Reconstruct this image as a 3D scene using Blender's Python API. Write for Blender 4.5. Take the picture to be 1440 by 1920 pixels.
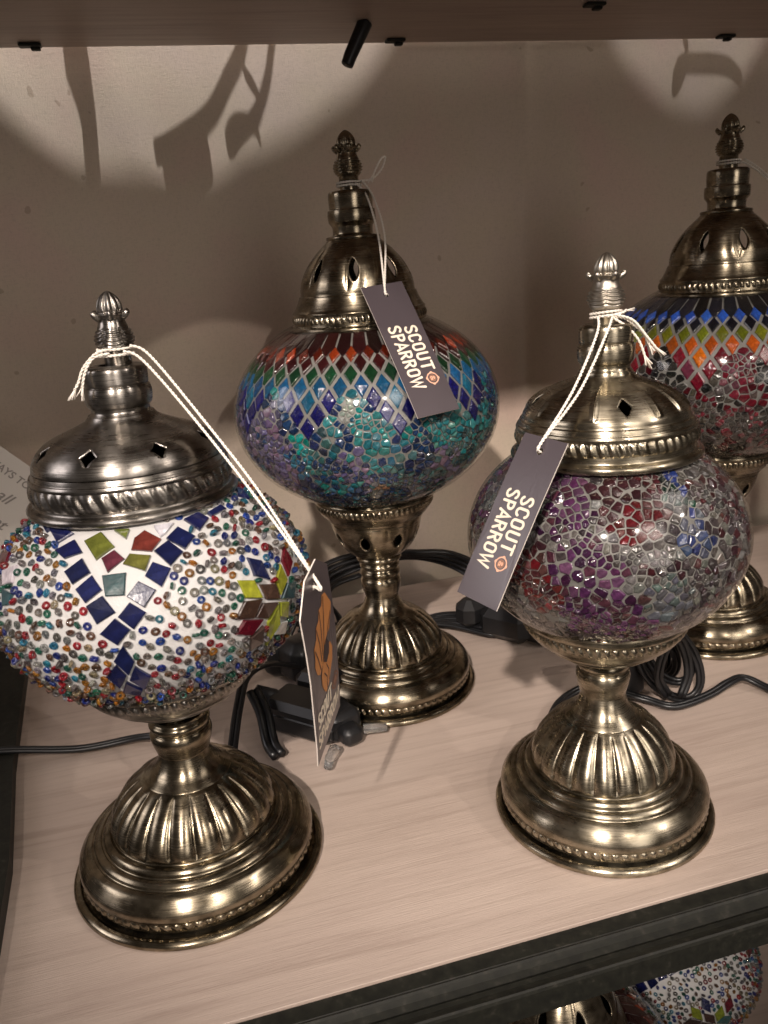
import bpy, math, random
import numpy as np
from mathutils import Vector, Matrix
PI = math.pi
for o in list(bpy.data.objects): bpy.data.objects.remove(o)
scene = bpy.context.scene
COL = scene.collection
rnd = random.Random(11)

# ------------------------------------------------------------------ camera
YAW, PITCH, ROLL, CAMH, FPX = .2355, .3002, -.0768, .2697, 1500.
fw = Vector((math.sin(YAW)*math.cos(PITCH), math.cos(YAW)*math.cos(PITCH), -math.sin(PITCH)))
rt = Vector((math.cos(YAW), -math.sin(YAW), 0)); up = rt.cross(fw)
r2 = math.cos(ROLL)*rt + math.sin(ROLL)*up; u2 = -math.sin(ROLL)*rt + math.cos(ROLL)*up
cam = bpy.data.cameras.new('camera'); camo = bpy.data.objects.new('camera', cam); COL.objects.link(camo)
camo.matrix_world = Matrix(((r2.x, u2.x, -fw.x, 0), (r2.y, u2.y, -fw.y, 0), (r2.z, u2.z, -fw.z, CAMH), (0, 0, 0, 1)))
cam.sensor_fit = 'VERTICAL'; cam.sensor_height = 24; cam.lens = 24*FPX/1920
cam.clip_start = .01; cam.clip_end = 50
cam.dof.use_dof = True; cam.dof.focus_distance = .37; cam.dof.aperture_fstop = 16
scene.camera = camo
CAM = np.array([0, 0, CAMH])

# ------------------------------------------------------------------ light
w = bpy.data.worlds.new('World'); scene.world = w; w.use_nodes = True
nt = w.node_tree; bg = nt.nodes['Background']
tc = nt.nodes.new('ShaderNodeTexCoord'); sx = nt.nodes.new('ShaderNodeSeparateXYZ'); rp = nt.nodes.new('ShaderNodeValToRGB')
mp = nt.nodes.new('ShaderNodeMapRange'); mp.inputs[1].default_value = -1; mp.inputs[2].default_value = 1
nt.links.new(tc.outputs['Generated'], sx.inputs[0]); nt.links.new(sx.outputs[2], mp.inputs[0]); nt.links.new(mp.outputs[0], rp.inputs[0])
rp.color_ramp.elements[0].position = .25; rp.color_ramp.elements[0].color = (.12, .10, .088, 1)
rp.color_ramp.elements[1].position = .85; rp.color_ramp.elements[1].color = (.20, .17, .15, 1)
nt.links.new(rp.outputs[0], bg.inputs[0]); bg.inputs[1].default_value = .5

def spot(name, loc, tgt, power, size_deg, blend=.3, radius=.012, col=(1, .88, .79)):
    l = bpy.data.lights.new(name, 'SPOT'); l.energy = power; l.spot_size = math.radians(size_deg); l.spot_blend = blend
    l.shadow_soft_size = radius; l.color = col
    o = bpy.data.objects.new(name, l); COL.objects.link(o); o.location = loc
    o.rotation_euler = (Vector(tgt)-Vector(loc)).to_track_quat('-Z', 'Y').to_euler(); return o
spot('ceiling_spot', (-.45, -.80, 1.03), (.13, .36, .12), 155, 22.5, 1., .022)
spot('ceiling_spot', (.20, -1.0, 1.12), (.15, .40, .12), 26, 25, 1., .008)
spot('ceiling_spot', (1.1, -.6, 1.12), (.18, .40, .12), 24, 28, 1., .008)
spot('added_wedge_spot', (.16, -1.4, .80), (.030, .655, .138), 26, 5.1, .04, .004)  # added lamp: narrow beam that draws the light wedge on the cloth
def down(x, y, z, a): return (x, y+.5*math.sin(math.radians(a)), z-.5*math.cos(math.radians(a)))
spot('shelf_spot', (.02, .57, .95), down(.02, .57, .95, 73.0), 46, 130, 0., .002, (.96, .93, .94))
spot('shelf_spot', (.445, .572, .95), down(.445, .572, .95, 43.1), 22, 70, 0., .002, (.96, .93, .96))
def area(name, loc, tgt, power, sx_, sy_, col, spread=180):
    l = bpy.data.lights.new(name, 'AREA'); l.shape = 'RECTANGLE'; l.size = sx_; l.size_y = sy_; l.energy = power; l.color = col; l.spread = math.radians(spread)
    o = bpy.data.objects.new(name, l); COL.objects.link(o); o.location = loc
    o.rotation_euler = (Vector(tgt)-Vector(loc)).to_track_quat('-Z', 'Y').to_euler(); return o
area('added_panel_light', (.6, -1.6, 1.5), (.12, .4, .20), .9, 1.5, .9, (1, .9, .8), 24)  # added front fill, also something for the metal to reflect
area('added_fill_light', (.55, -1.7, .52), (.2, .5, .38), .80, 1.7, 1.0, (1, .9, .82), 30)  # added low frontal fill to lift the back wall
area('added_panel_light', (1.2, -.3, 1.75), (.10, .4, .25), 1.1, 1.3, 1.1, (1, .9, .84), 36)  # added overhead panel, placed for glare on the centre tag
area('added_fill_light', (-1.25, .45, .85), (.1, .35, .22), .7, .6, .6, (.97, .9, .92), 60)  # added panel on the left, placed for sheen on the right tag
scene.view_settings.view_transform = 'Standard'; scene.view_settings.look = 'None'
scene.view_settings.exposure = -.27; scene.view_settings.gamma = 1

# ------------------------------------------------------------------ helpers
def tag(o, label=None, cat=None, group=None, kind=None):
    for k, v in (('label', label), ('category', cat), ('group', group), ('kind', kind)):
        if v: o[k] = v
    return o
def empty(name, loc, label=None, cat=None, group=None):
    o = bpy.data.objects.new(name, None); COL.objects.link(o); o.location = loc; o.empty_display_size = .02
    return tag(o, label, cat, group)
def link(name, me, parent=None, mat=None):
    o = bpy.data.objects.new(name, me); COL.objects.link(o)
    if parent: o.parent = parent
    if mat and not me.materials: me.materials.append(mat)
    return o
def mesh(name, V, F, mat, smooth=False):
    me = bpy.data.meshes.new(name); me.from_pydata([tuple(map(float, v)) for v in V], [], F)
    for m in (mat if isinstance(mat, list) else [mat]): me.materials.append(m)
    if smooth: me.polygons.foreach_set('use_smooth', [True]*len(F))
    me.update(); return me
def obj(name, V, F, mat, parent=None, smooth=False):
    return link(name, mesh(name, V, F, mat, smooth), parent)
def colour_attr(me, cols_per_face):
    a = me.color_attributes.new('Col', 'FLOAT_COLOR', 'CORNER'); d = []
    for p, c in zip(me.polygons, cols_per_face): d.extend((c[0], c[1], c[2], 1.)*p.loop_total)
    a.data.foreach_set('color', d)
def catmull(P, n=6, closed=False):
    P = [np.array(p, float) for p in P]; out = []
    N = len(P)
    for i in range(N if closed else N-1):
        if closed: a, b, c, d = P[i-1], P[i], P[(i+1) % N], P[(i+2) % N]
        else: a, b, c, d = P[max(i-1, 0)], P[i], P[i+1], P[min(i+2, N-1)]
        for k in range(n):
            t = k/n
            out.append(.5*((2*b)+(c-a)*t+(2*a-5*b+4*c-d)*t*t+(3*b-a-3*c+d)*t**3))
    if not closed: out.append(P[-1])
    return out
def dense(groups, n=5):
    """profile in mm: list of smooth runs; runs join at sharp corners"""
    out = []
    for g in groups:
        c = catmull(g, n) if len(g) > 2 else [np.array(g[0], float), np.array(g[-1], float)]
        if out and np.allclose(out[-1], c[0]): c = c[1:]
        out += c
    return [(p[0]*.001, p[1]*.001) for p in out]
def lathe(name, prof, nseg, mat, parent=None, mod=None, holes=None, smooth=True):
    """prof [(r,z)] m. holes: (theta, z_centre, half_w, half_h, power)"""
    P = np.array(prof); n = len(P)
    s = np.r_[0, np.cumsum(np.hypot(*np.diff(P, axis=0).T))]
    th = np.arange(nseg)/nseg*2*PI
    V = np.zeros((n, nseg, 3))
    for i, (r, z) in enumerate(P):
        rr = np.full(nseg, r) if mod is None else mod(th, r, z)
        V[i, :, 0] = rr*np.cos(th); V[i, :, 1] = rr*np.sin(th); V[i, :, 2] = z
    dead = np.zeros((n, nseg), bool)
    if holes:
        TH = np.tile(th, (n, 1)); S = np.tile(s[:, None], (1, nseg))
        for (ht, hz, hw, hh, pw) in holes:
            sh = np.interp(hz, P[:, 1], s) if P[0, 1] < P[-1, 1] else np.interp(-hz, -P[:, 1], s)
            rh = np.interp(sh, s, P[:, 0])
            dth = (TH-ht+PI) % (2*PI)-PI
            u = dth*rh; v = S-sh
            d = (np.abs(u/hw)**pw+np.abs(v/hh)**pw)**(1/pw)
            dead |= d < 1
            near = (d >= 1) & (d < 1.9) & (np.abs(u) < hw*1.7) & (np.abs(v) < hh*1.4)
            # pull vertices next to a removed one onto the outline
            dd = np.zeros_like(dead)
            ins = d < 1
            for a, b in ((0, 1), (0, -1), (1, 0), (-1, 0), (1, 1), (1, -1), (-1, 1), (-1, -1)):
                dd |= np.roll(np.roll(ins, a, 0), b, 1)
            for i, j in zip(*np.where(near & dd)):
                un, vn = u[i, j]/d[i, j], v[i, j]/d[i, j]
                sn = sh+vn; r = np.interp(sn, s, P[:, 0]); z = np.interp(sn, s, P[:, 1]); t = ht+un/rh
                V[i, j] = (r*math.cos(t), r*math.sin(t), z)
    F = []
    for i in range(n-1):
        for j in range(nseg):
            k = (j+1) % nseg
            if holes and (dead[i, j] or dead[i, k] or dead[i+1, j] or dead[i+1, k]): continue
            F.append((i*nseg+j, i*nseg+k, (i+1)*nseg+k, (i+1)*nseg+j))
    o = obj(name, V.reshape(-1, 3), F, mat, parent, smooth)
    if holes:
        m = o.modifiers.new('sheet_thickness', 'SOLIDIFY'); m.thickness = .0009; m.offset = -1
    return o
def rope(name, prof, nseg_beads, bulge, lean, mat, parent, sharp=1.):
    """embossed rope band: prof = [(r0,z0),(r1,z1)] mm"""
    (ra, za), (rb, zb) = prof; n = 9; P = []
    for i in range(n):
        t = i/(n-1); P.append(((ra+(rb-ra)*t)*.001, (za+(zb-za)*t)*.001))
    z0, z1 = P[0][1], P[-1][1]
    def mod(th, r, z):
        t = (z-z0)/(z1-z0); e = math.sin(PI*t)**.6 if 0 < t < 1 else 0
        g = np.abs(np.sin(nseg_beads/2*th+lean*(t-.5)))**sharp
        return r-.0004+e*bulge*(.15+.85*g)
    return lathe(name, P, nseg_beads*8, mat, parent, mod)
def frames(P):
    P = [Vector(p) for p in P]; T = []
    for i in range(len(P)):
        T.append((P[min(i+1, len(P)-1)]-P[max(i-1, 0)]).normalized())
    N = T[0].orthogonal().normalized(); out = []
    for i, t in enumerate(T):
        if i: N = T[i-1].rotation_difference(t) @ N
        N = (N-t*N.dot(t)).normalized(); out.append((P[i], t, N, t.cross(N)))
    return out
def tube_data(P, r, seg=8, taper=None, V=None, F=None):
    V = [] if V is None else V; F = [] if F is None else F
    fr = frames(P); b = len(V)
    for i, (p, t, n, m) in enumerate(fr):
        rr = r*(taper(i/(len(fr)-1)) if taper else 1)
        for k in range(seg):
            a = 2*PI*k/seg; V.append(tuple(p+(n*math.cos(a)+m*math.sin(a))*rr))
    for i in range(len(fr)-1):
        for k in range(seg):
            l = (k+1) % seg; F.append((b+i*seg+k, b+i*seg+l, b+(i+1)*seg+l, b+(i+1)*seg+k))
    F.append(tuple(b+k for k in range(seg))[::-1]); F.append(tuple(b+(len(fr)-1)*seg+k for k in range(seg)))
    return V, F
def resample(P, step):
    P = [np.array(p, float) for p in P]; d = np.r_[0, np.cumsum([np.linalg.norm(b-a) for a, b in zip(P, P[1:])])]
    n = max(3, int(d[-1]/step)+1); t = np.linspace(0, d[-1], n); A = np.array(P)
    return [tuple(np.interp(t, d, A[:, k])[i] for k in range(3)) for i in range(n)]
def twine(P, r, V, F, pitch=.0034, seg=6):
    """two-ply twisted string"""
    P = resample(catmull(P, 8), .00055); fr = frames(P); L = 0
    for ph in (0, PI):
        Q = []
        for i, (p, t, n, m) in enumerate(fr):
            a = 2*PI*i*.00055/pitch+ph; Q.append(p+(n*math.cos(a)+m*math.sin(a))*r*.5)
        tube_data(Q, r*.56, seg, None, V, F)
    return V, F
def join_obj(name, parts, mat, parent=None, smooth=True):
    V, F = [], []
    for v, f in parts:
        b = len(V); V += list(v); F += [tuple(i+b for i in q) for q in f]
    return obj(name, V, F, mat, parent, smooth)
def box_data(c, s, bev=.0, R=None):
    """bevelled box"""
    c = Vector(c); hx, hy, hz = s[0]/2, s[1]/2, s[2]/2; b = max(bev, 1e-5)
    V = []; F = []
    lay = [(-hz, b), (-hz+b, 0), (hz-b, 0), (hz, b)]
    for z, i in lay:
        for x, y in ((hx-b-i*.6, hy-i), (hx-i, hy-b-i*.6)), ((-hx+i, hy-b-i*.6), (-hx+b+i*.6, hy-i)), ((-hx+b+i*.6, -hy+i), (-hx+i, -hy+b+i*.6)), ((hx-i, -hy+b+i*.6), (hx-b-i*.6, -hy+i)):
            pass
    V = []
    for z, i in lay:
        for x, y in [(hx-b-i*.4, hy-i), (-hx+b+i*.4, hy-i), (-hx+i, hy-b-i*.4), (-hx+i, -hy+b+i*.4), (-hx+b+i*.4, -hy+i), (hx-b-i*.4, -hy+i), (hx-i, -hy+b+i*.4), (hx-i, hy-b-i*.4)]:
            v = Vector((x, y, z))
            if R: v = R @ v
            V.append(tuple(v+c))
    for l in range(3):
        for k in range(8):
            j = (k+1) % 8; F.append((l*8+k, l*8+j, l*8+8+j, l*8+8+k))
    F.append(tuple(range(8))[::-1]); F.append(tuple(24+k for k in range(8)))
    return V, F

# ------------------------------------------------------------------ materials
def mat(name, col=(.5, .5, .5), rough=.5, metal=0, **k):
    m = bpy.data.materials.new(name); m.use_nodes = True; b = m.node_tree.nodes['Principled BSDF']
    b.inputs['Base Color'].default_value = (*col, 1); b.inputs['Roughness'].default_value = rough; b.inputs['Metallic'].default_value = metal
    for a, v in k.items(): b.inputs[a.replace('_', ' ')].default_value = v
    return m, m.node_tree, b
def noise(nt, scale, detail=3, vec=None, rough=.55):
    n = nt.nodes.new('ShaderNodeTexNoise'); n.inputs['Scale'].default_value = scale; n.inputs['Detail'].default_value = detail; n.inputs['Roughness'].default_value = rough
    if vec is None: vec = nt.nodes.new('ShaderNodeTexCoord').outputs['Object']
    nt.links.new(vec, n.inputs['Vector'])
    return n
def mapping(nt, scale, rot=(0, 0, 0)):
    t = nt.nodes.new('ShaderNodeTexCoord'); m = nt.nodes.new('ShaderNodeMapping'); m.inputs['Scale'].default_value = scale; m.inputs['Rotation'].default_value = rot
    nt.links.new(t.outputs['Object'], m.inputs[0]); return m.outputs[0]
def ramp(nt, fac, stops):
    r = nt.nodes.new('ShaderNodeValToRGB'); e = r.color_ramp.elements
    while len(e) < len(stops): e.new(.5)
    for i, (p, c) in enumerate(stops): e[i].position = p; e[i].color = (*c, 1)
    nt.links.new(fac, r.inputs[0]); return r.outputs[0]
def bump(nt, b, h, strength, dist):
    n = nt.nodes.new('ShaderNodeBump'); n.inputs['Strength'].default_value = strength; n.inputs['Distance'].default_value = dist
    nt.links.new(h, n.inputs['Height']); nt.links.new(n.outputs[0], b.inputs['Normal'])
def metal_mat(name, a, bcol, rough=.26):
    m, nt, b = mat(name, a, rough, 1)
    n = noise(nt, 130, 4, mapping(nt, (1, 1, 1.6))); c = ramp(nt, n.outputs[0], [(.32, bcol), (.62, a)])
    nt.links.new(c, b.inputs['Base Color'])
    n3 = noise(nt, 1, 2, mapping(nt, (60, 60, 2600))); n2 = noise(nt, 90, 3, mapping(nt, (1, 1, 1)))
    mx = nt.nodes.new('ShaderNodeMath'); mx.operation = 'ADD'; nt.links.new(n2.outputs[0], mx.inputs[0]); nt.links.new(n3.outputs[0], mx.inputs[1])
    r = nt.nodes.new('ShaderNodeMapRange'); r.inputs[1].default_value = .6; r.inputs[2].default_value = 1.4; r.inputs[3].default_value = rough-.07; r.inputs[4].default_value = rough+.12
    nt.links.new(mx.outputs[0], r.inputs[0]); nt.links.new(r.outputs[0], b.inputs['Roughness'])
    b.inputs['Anisotropic'].default_value = .75
    b.inputs['Anisotropic Rotation'].default_value = .25
    t = nt.nodes.new('ShaderNodeTangent'); t.direction_type = 'RADIAL'; t.axis = 'Z'; nt.links.new(t.outputs[0], b.inputs['Tangent'])
    bump(nt, b, n3.outputs[0], .10, .0003)
    return m
M = {}
M['brass'] = metal_mat('antique_brass', (.42, .37, .28), (.19, .163, .115))
M['bronze'] = metal_mat('aged_bronze', (.33, .282, .205), (.12, .098, .066), .22)
M['pewter'] = metal_mat('dull_pewter', (.33, .305, .275), (.15, .137, .12), .27)
M['plain'] = mat('finial_metal', (.40, .365, .31), .36, 1)[0]
M['dark_gap'] = mat('dark_base_metal', (.05, .045, .035), .35, .8)[0]
m, nt, b = mat('cotton_string', (.80, .74, .66), .85); bump(nt, b, noise(nt, 2500, 2).outputs[0], .6, .0002); M['string'] = m
m, nt, b = mat('black_cable', (.008, .008, .009), .36); bump(nt, b, noise(nt, 300, 2).outputs[0], .15, .0004); M['cable'] = m
M['plug'] = mat('black_plug_plastic', (.009, .009, .010), .42)[0]
M['clear'] = mat('clear_plastic', (.85, .84, .82), .12, 0, Transmission_Weight=.9, IOR=1.3)[0]
# wood
def wood(name, c0, c1, c2, rough=.45):
    m, nt, b = mat(name, c1, rough)
    v = mapping(nt, (3.0, 60, 60)); n = noise(nt, 3.2, 9, v, .68); n.inputs['Distortion'].default_value = .5
    c = ramp(nt, n.outputs[0], [(.30, c0), (.5, c1), (.72, c2)])
    n2 = noise(nt, 7, 2, mapping(nt, (1, 3, 3))); mx = nt.nodes.new('ShaderNodeMixRGB'); mx.blend_type = 'MULTIPLY'
    k = ramp(nt, n2.outputs[0], [(.3, (.86, .84, .84)), (.7, (1, 1, 1))]); mx.inputs[0].default_value = 1
    nt.links.new(c, mx.inputs[1]); nt.links.new(k, mx.inputs[2]); nt.links.new(mx.outputs[0], b.inputs['Base Color'])
    n3 = noise(nt, 9, 6, mapping(nt, (6, 170, 170))); bump(nt, b, n3.outputs[0], .30, .0007); return m
M['wood'] = wood('pale_shelf_wood', (.41, .325, .272), (.50, .405, .345), (.54, .44, .375))
M['wood_dark'] = wood('upper_shelf_wood', (.36, .275, .225), (.45, .355, .295), (.52, .42, .35), .5)
m, nt, b = mat('linen_cloth', (.33, .27, .22), .9)
v = mapping(nt, (1, 1, 1)); n1 = noise(nt, 1, 3, mapping(nt, (300, 1, 2600))); n2 = noise(nt, 1, 3, mapping(nt, (2600, 1, 300)))
ad = nt.nodes.new('ShaderNodeMath'); ad.operation = 'ADD'; nt.links.new(n1.outputs[0], ad.inputs[0]); nt.links.new(n2.outputs[0], ad.inputs[1])
wv = ramp(nt, ad.outputs[0], [(.35, (.30, .25, .20)), (.65, (.44, .37, .305))])
rp2 = ramp(nt, ad.outputs[0], [(.75, (.86, .86, .86)), (1.25, (1.0, 1.0, 1.0))])
bl = noise(nt, 9, 3, v); tint = ramp(nt, bl.outputs[0], [(.35, (.60, .495, .41)), (.5, (.59, .495, .385)), (.66, (.61, .465, .385))])
mx = nt.nodes.new('ShaderNodeMixRGB'); mx.blend_type = 'MULTIPLY'; mx.inputs[0].default_value = 1
nt.links.new(tint, mx.inputs[1]); nt.links.new(rp2, mx.inputs[2])
sp = noise(nt, 120, 0, v); spk = ramp(nt, sp.outputs[0], [(.13, (.6, .55, .5)), (.145, (1, 1, 1))])
mx2 = nt.nodes.new('ShaderNodeMixRGB'); mx2.blend_type = 'MULTIPLY'; mx2.inputs[0].default_value = .6
nt.links.new(mx.outputs[0], mx2.inputs[1]); nt.links.new(spk, mx2.inputs[2]); nt.links.new(mx2.outputs[0], b.inputs['Base Color'])
bump(nt, b, ad.outputs[0], .25, .0004); M['linen'] = m
m, nt, b = mat('black_painted_metal', (.030, .029, .024), .5, 0)
n = noise(nt, 240, 4); c = ramp(nt, n.outputs[0], [(.35, (.012, .012, .010)), (.6, (.018, .018, .014)), (.80, (.045, .040, .034))]); nt.links.new(c, b.inputs['Base Color'])
bump(nt, b, n.outputs[0], .12, .0004); b.inputs['Specular IOR Level'].default_value = .2; M['rail'] = m
m, nt, b = mat('white_plaster_grout', (.50, .49, .48), .6); bump(nt, b, noise(nt, 420, 4).outputs[0], .45, .0007); M['plaster'] = m
m, nt, b = mat('grey_grout', (.235, .225, .21), .55); n = noise(nt, 160, 3)
c = ramp(nt, n.outputs[0], [(.3, (.125, .12, .112)), (.7, (.21, .203, .19))]); nt.links.new(c, b.inputs['Base Color']); bump(nt, b, n.outputs[0], .5, .0006); M['grout'] = m
def glass_mat(name, source, rough=.12, crackle=550, trans=0., bst=.5):
    """coloured glass tile; colour from the object ('obj') or the mesh attribute ('attr')"""
    m, nt, b = mat(name, (1, 1, 1), rough)
    if source == 'obj': i = nt.nodes.new('ShaderNodeObjectInfo'); c = i.outputs['Color']
    else: i = nt.nodes.new('ShaderNodeAttribute'); i.attribute_name = 'Col'; c = i.outputs['Color']
    n = noise(nt, crackle, 3); k = ramp(nt, n.outputs[0], [(.32, (.55, .55, .58)), (.55, (1, 1, 1)), (.72, (1.5, 1.5, 1.5))])
    mx = nt.nodes.new('ShaderNodeMixRGB'); mx.blend_type = 'MULTIPLY'; mx.inputs[0].default_value = .8
    nt.links.new(c, mx.inputs[1]); nt.links.new(k, mx.inputs[2]); nt.links.new(mx.outputs[0], b.inputs['Base Color'])
    b.inputs['Coat Weight'].default_value = .6; b.inputs['Coat Roughness'].default_value = .04
    b.inputs['Specular IOR Level'].default_value = .6; b.inputs['Transmission Weight'].default_value = trans
    bump(nt, b, n.outputs[0], bst, .0007); return m
M['shard_obj'] = glass_mat('coloured_glass_piece', 'obj'); M['shard_attr'] = glass_mat('coloured_glass_shards', 'attr')
M['tile_obj'] = glass_mat('flat_glass_tile', 'obj', .2, 260, 0., .12)
M['bead_obj'] = glass_mat('glass_bead', 'obj', .06, 300, .65); M['bead_attr'] = glass_mat('glass_beads_small', 'attr', .06, 300, .65)
# thin clear glass skin
m = bpy.data.materials.new('clear_glass_skin'); m.use_nodes = True; nt = m.node_tree; nt.nodes.clear()
out = nt.nodes.new('ShaderNodeOutputMaterial'); mix = nt.nodes.new('ShaderNodeMixShader'); tr = nt.nodes.new('ShaderNodeBsdfTransparent'); gl = nt.nodes.new('ShaderNodeBsdfGlossy'); fr = nt.nodes.new('ShaderNodeFresnel')
gl.inputs['Roughness'].default_value = .075; geo = nt.nodes.new('ShaderNodeNewGeometry'); ior = nt.nodes.new('ShaderNodeMapRange'); ior.inputs[3].default_value = 1.45; ior.inputs[4].default_value = 1/1.45; nt.links.new(geo.outputs['Backfacing'], ior.inputs[0]); nt.links.new(ior.outputs[0], fr.inputs['IOR']); tr.inputs[0].default_value = (.93, .93, .92, 1)
n = noise(nt, 55, 2); bp = nt.nodes.new('ShaderNodeBump'); bp.inputs['Strength'].default_value = .25; bp.inputs['Distance'].default_value = .0015
nt.links.new(n.outputs[0], bp.inputs['Height']); nt.links.new(bp.outputs[0], gl.inputs['Normal']); nt.links.new(bp.outputs[0], fr.inputs['Normal'])
nt.links.new(fr.outputs[0], mix.inputs[0]); nt.links.new(tr.outputs[0], mix.inputs[1]); nt.links.new(gl.outputs[0], mix.inputs[2]); nt.links.new(mix.outputs[0], out.inputs[0]); M['skin'] = m
m, nt, b = mat('dark_tag_card', (.066, .053, .060), .30); b.inputs['Specular IOR Level'].default_value = .7; bump(nt, b, noise(nt, 900, 2).outputs[0], .08, .0003); M['card'] = m
M['card_edge'] = mat('cream_card_edge', (.70, .63, .56), .7)[0]
M['print_cream'] = mat('cream_print', (.80, .70, .56), .55)[0]
M['print_peach'] = mat('peach_print', (.72, .40, .27), .55)[0]
M['print_orange'] = mat('orange_print', (.50, .20, .06), .5)[0]
M['print_brown'] = mat('brown_print', (.24, .12, .08), .55)[0]
M['print_dark'] = mat('dark_print', (.035, .022, .025), .5)[0]
M['paper'] = mat('white_paper', (.62, .57, .52), .7)[0]; M['ink'] = mat('grey_ink', (.26, .23, .21), .7)[0]

# ------------------------------------------------------------------ setting
def prism_x(name, prof, x0, x1, m, kind=None):
    """closed (y,z) outline extruded along x"""
    n = len(prof); V = [(x, y, z) for x in (x0, x1) for y, z in prof]
    F = [(i, (i+1) % n, n+(i+1) % n, n+i) for i in range(n)]+[tuple(range(n))[::-1], tuple(range(n, 2*n))]
    o = obj(name, V, F, m); tag(o, kind=kind); return o
FY, BY, WY = .2447, .628, .655
X0, X1 = -.148, .95
prism_x('shelf_board', [(FY+.0002, 0), (BY, 0), (BY, -.020), (FY, -.020), (FY, -.0002)], X0, X1, M['wood'], 'structure')
prism_x('upper_shelf_board', [(.20, .4216), (BY, .4216), (BY, .444), (.20, .444)], -.21, X1, M['wood_dark'], 'structure')
prism_x('lower_shelf_board', [(FY, -.43), (BY, -.43), (BY, -.45), (FY, -.45)], X0, X1, M['wood'], 'structure')
# cloth backdrop with soft folds and a seam
nx, nz = 420, 60; V = []
xs = np.linspace(-.75, 1.3, nx); zs = np.linspace(-.46, .9, nz)
def fold(x, z):
    y = .0022*math.sin(9*x+.6*z)+.0016*math.sin(23*x+1.5+2*z)+.0009*math.sin(61*x+.4-3*z)+.0006*math.sin(7*z+5*x)
    y -= .006*math.exp(-((x-.295-.004*z)/.005)**2)*(1 if x > .295 else 1)
    y += .004*math.exp(-((x-.315)/.015)**2)
    return WY+y*.45
_f = fold
def fold(x, z):
    y = _f(x, z)
    for cx, sl, wd, am in ((-.10, .35, .020, .0045), (-.02, .22, .014, .0035), (.06, .12, .010, .0022), (.14, -.10, .020, .0030), (.22, .06, .012, .0016), (.37, -.04, .016, .0025), (.44, .05, .010, .0018), (.52, .02, .016, .0028)):
        y -= am*.22*math.exp(-((x-cx-sl*(.42-z))/wd)**2)
    return y
V = [(x, fold(x, z), z) for z in zs for x in xs]
F = [(i*nx+j, i*nx+j+1, (i+1)*nx+j+1, (i+1)*nx+j) for i in range(nz-1) for j in range(nx-1)]
o = obj('backdrop_cloth', V, F, M['linen'], None, True); tag(o, kind='structure')
# dark front rail with ridges
a = FY-.0004
pr = [(a, -.0012), (a-.0068, -.0014), (a-.0074, -.0020), (a-.0080, -.0008), (a-.0088, -.0004), (a-.0096, -.0010), (a-.0110, -.0030), (a-.0135, -.0040), (a-.0150, -.0032), (a-.0158, -.0022), (a-.0180, -.0022),
      (a-.0205, -.0014), (a-.0212, -.0006), (a-.0220, -.0003), (a-.0227, -.0008), (a-.0231, -.0020), (a-.0231, -.0128), (a-.0222, -.0134), (a-.002, -.0134), (a, -.0125)]
prism_x('cabinet_front_rail', pr, X0, X1, M['rail'], 'structure')
prism_x('cabinet_back_rail', [(BY+.001, -.008), (WY-.008, -.008), (WY-.008, -.035), (BY+.001, -.035)], X0, X1, M['rail'], 'structure')
# left side: dark upright edge strip running back along the shelf
def slab(name, pts, z0, z1, m, kind='structure'):
    n = len(pts); V = [(x, y, z) for z in (z0, z1) for x, y in pts]
    F = [(i, (i+1) % n, n+(i+1) % n, n+i) for i in range(n)]+[tuple(range(n))[::-1], tuple(range(n, 2*n))]
    return tag(obj(name, V, F, m), kind=kind)
slab('cabinet_side_rail', [(-.107, .262), (-.1090, .31), (-.1125, .36), (-.1255, .45), (-.1365, .565), (-.142, .624), (-.175, .624), (-.175, .262)], .0005, .009, M['rail'])
# clips under the upper shelf
clip0 = None
for i, (x, y) in enumerate(((-.062, .618), (.183, .618), (.454, .618), (.296, .5385))):
    parts = [box_data((0, 0, -.0010), (.014, .008, .0020), .0006), box_data((.003, .002, -.0026), (.006, .005, .002), .0006)]
    names = ['on the far left under the upper shelf', 'beside the hanging black plug', 'above the rightmost lamp', 'nearest to the front of the upper shelf']
    if clip0 is None: clip0 = join_obj('shelf_clip', parts, M['rail'], None, False); o = clip0
    else: o = clip0.copy(); COL.objects.link(o)
    o.location = (x, y, .4214)
    tag(o, 'small black metal clip '+names[i], 'clip', 'black clips under the upper shelf')
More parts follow.
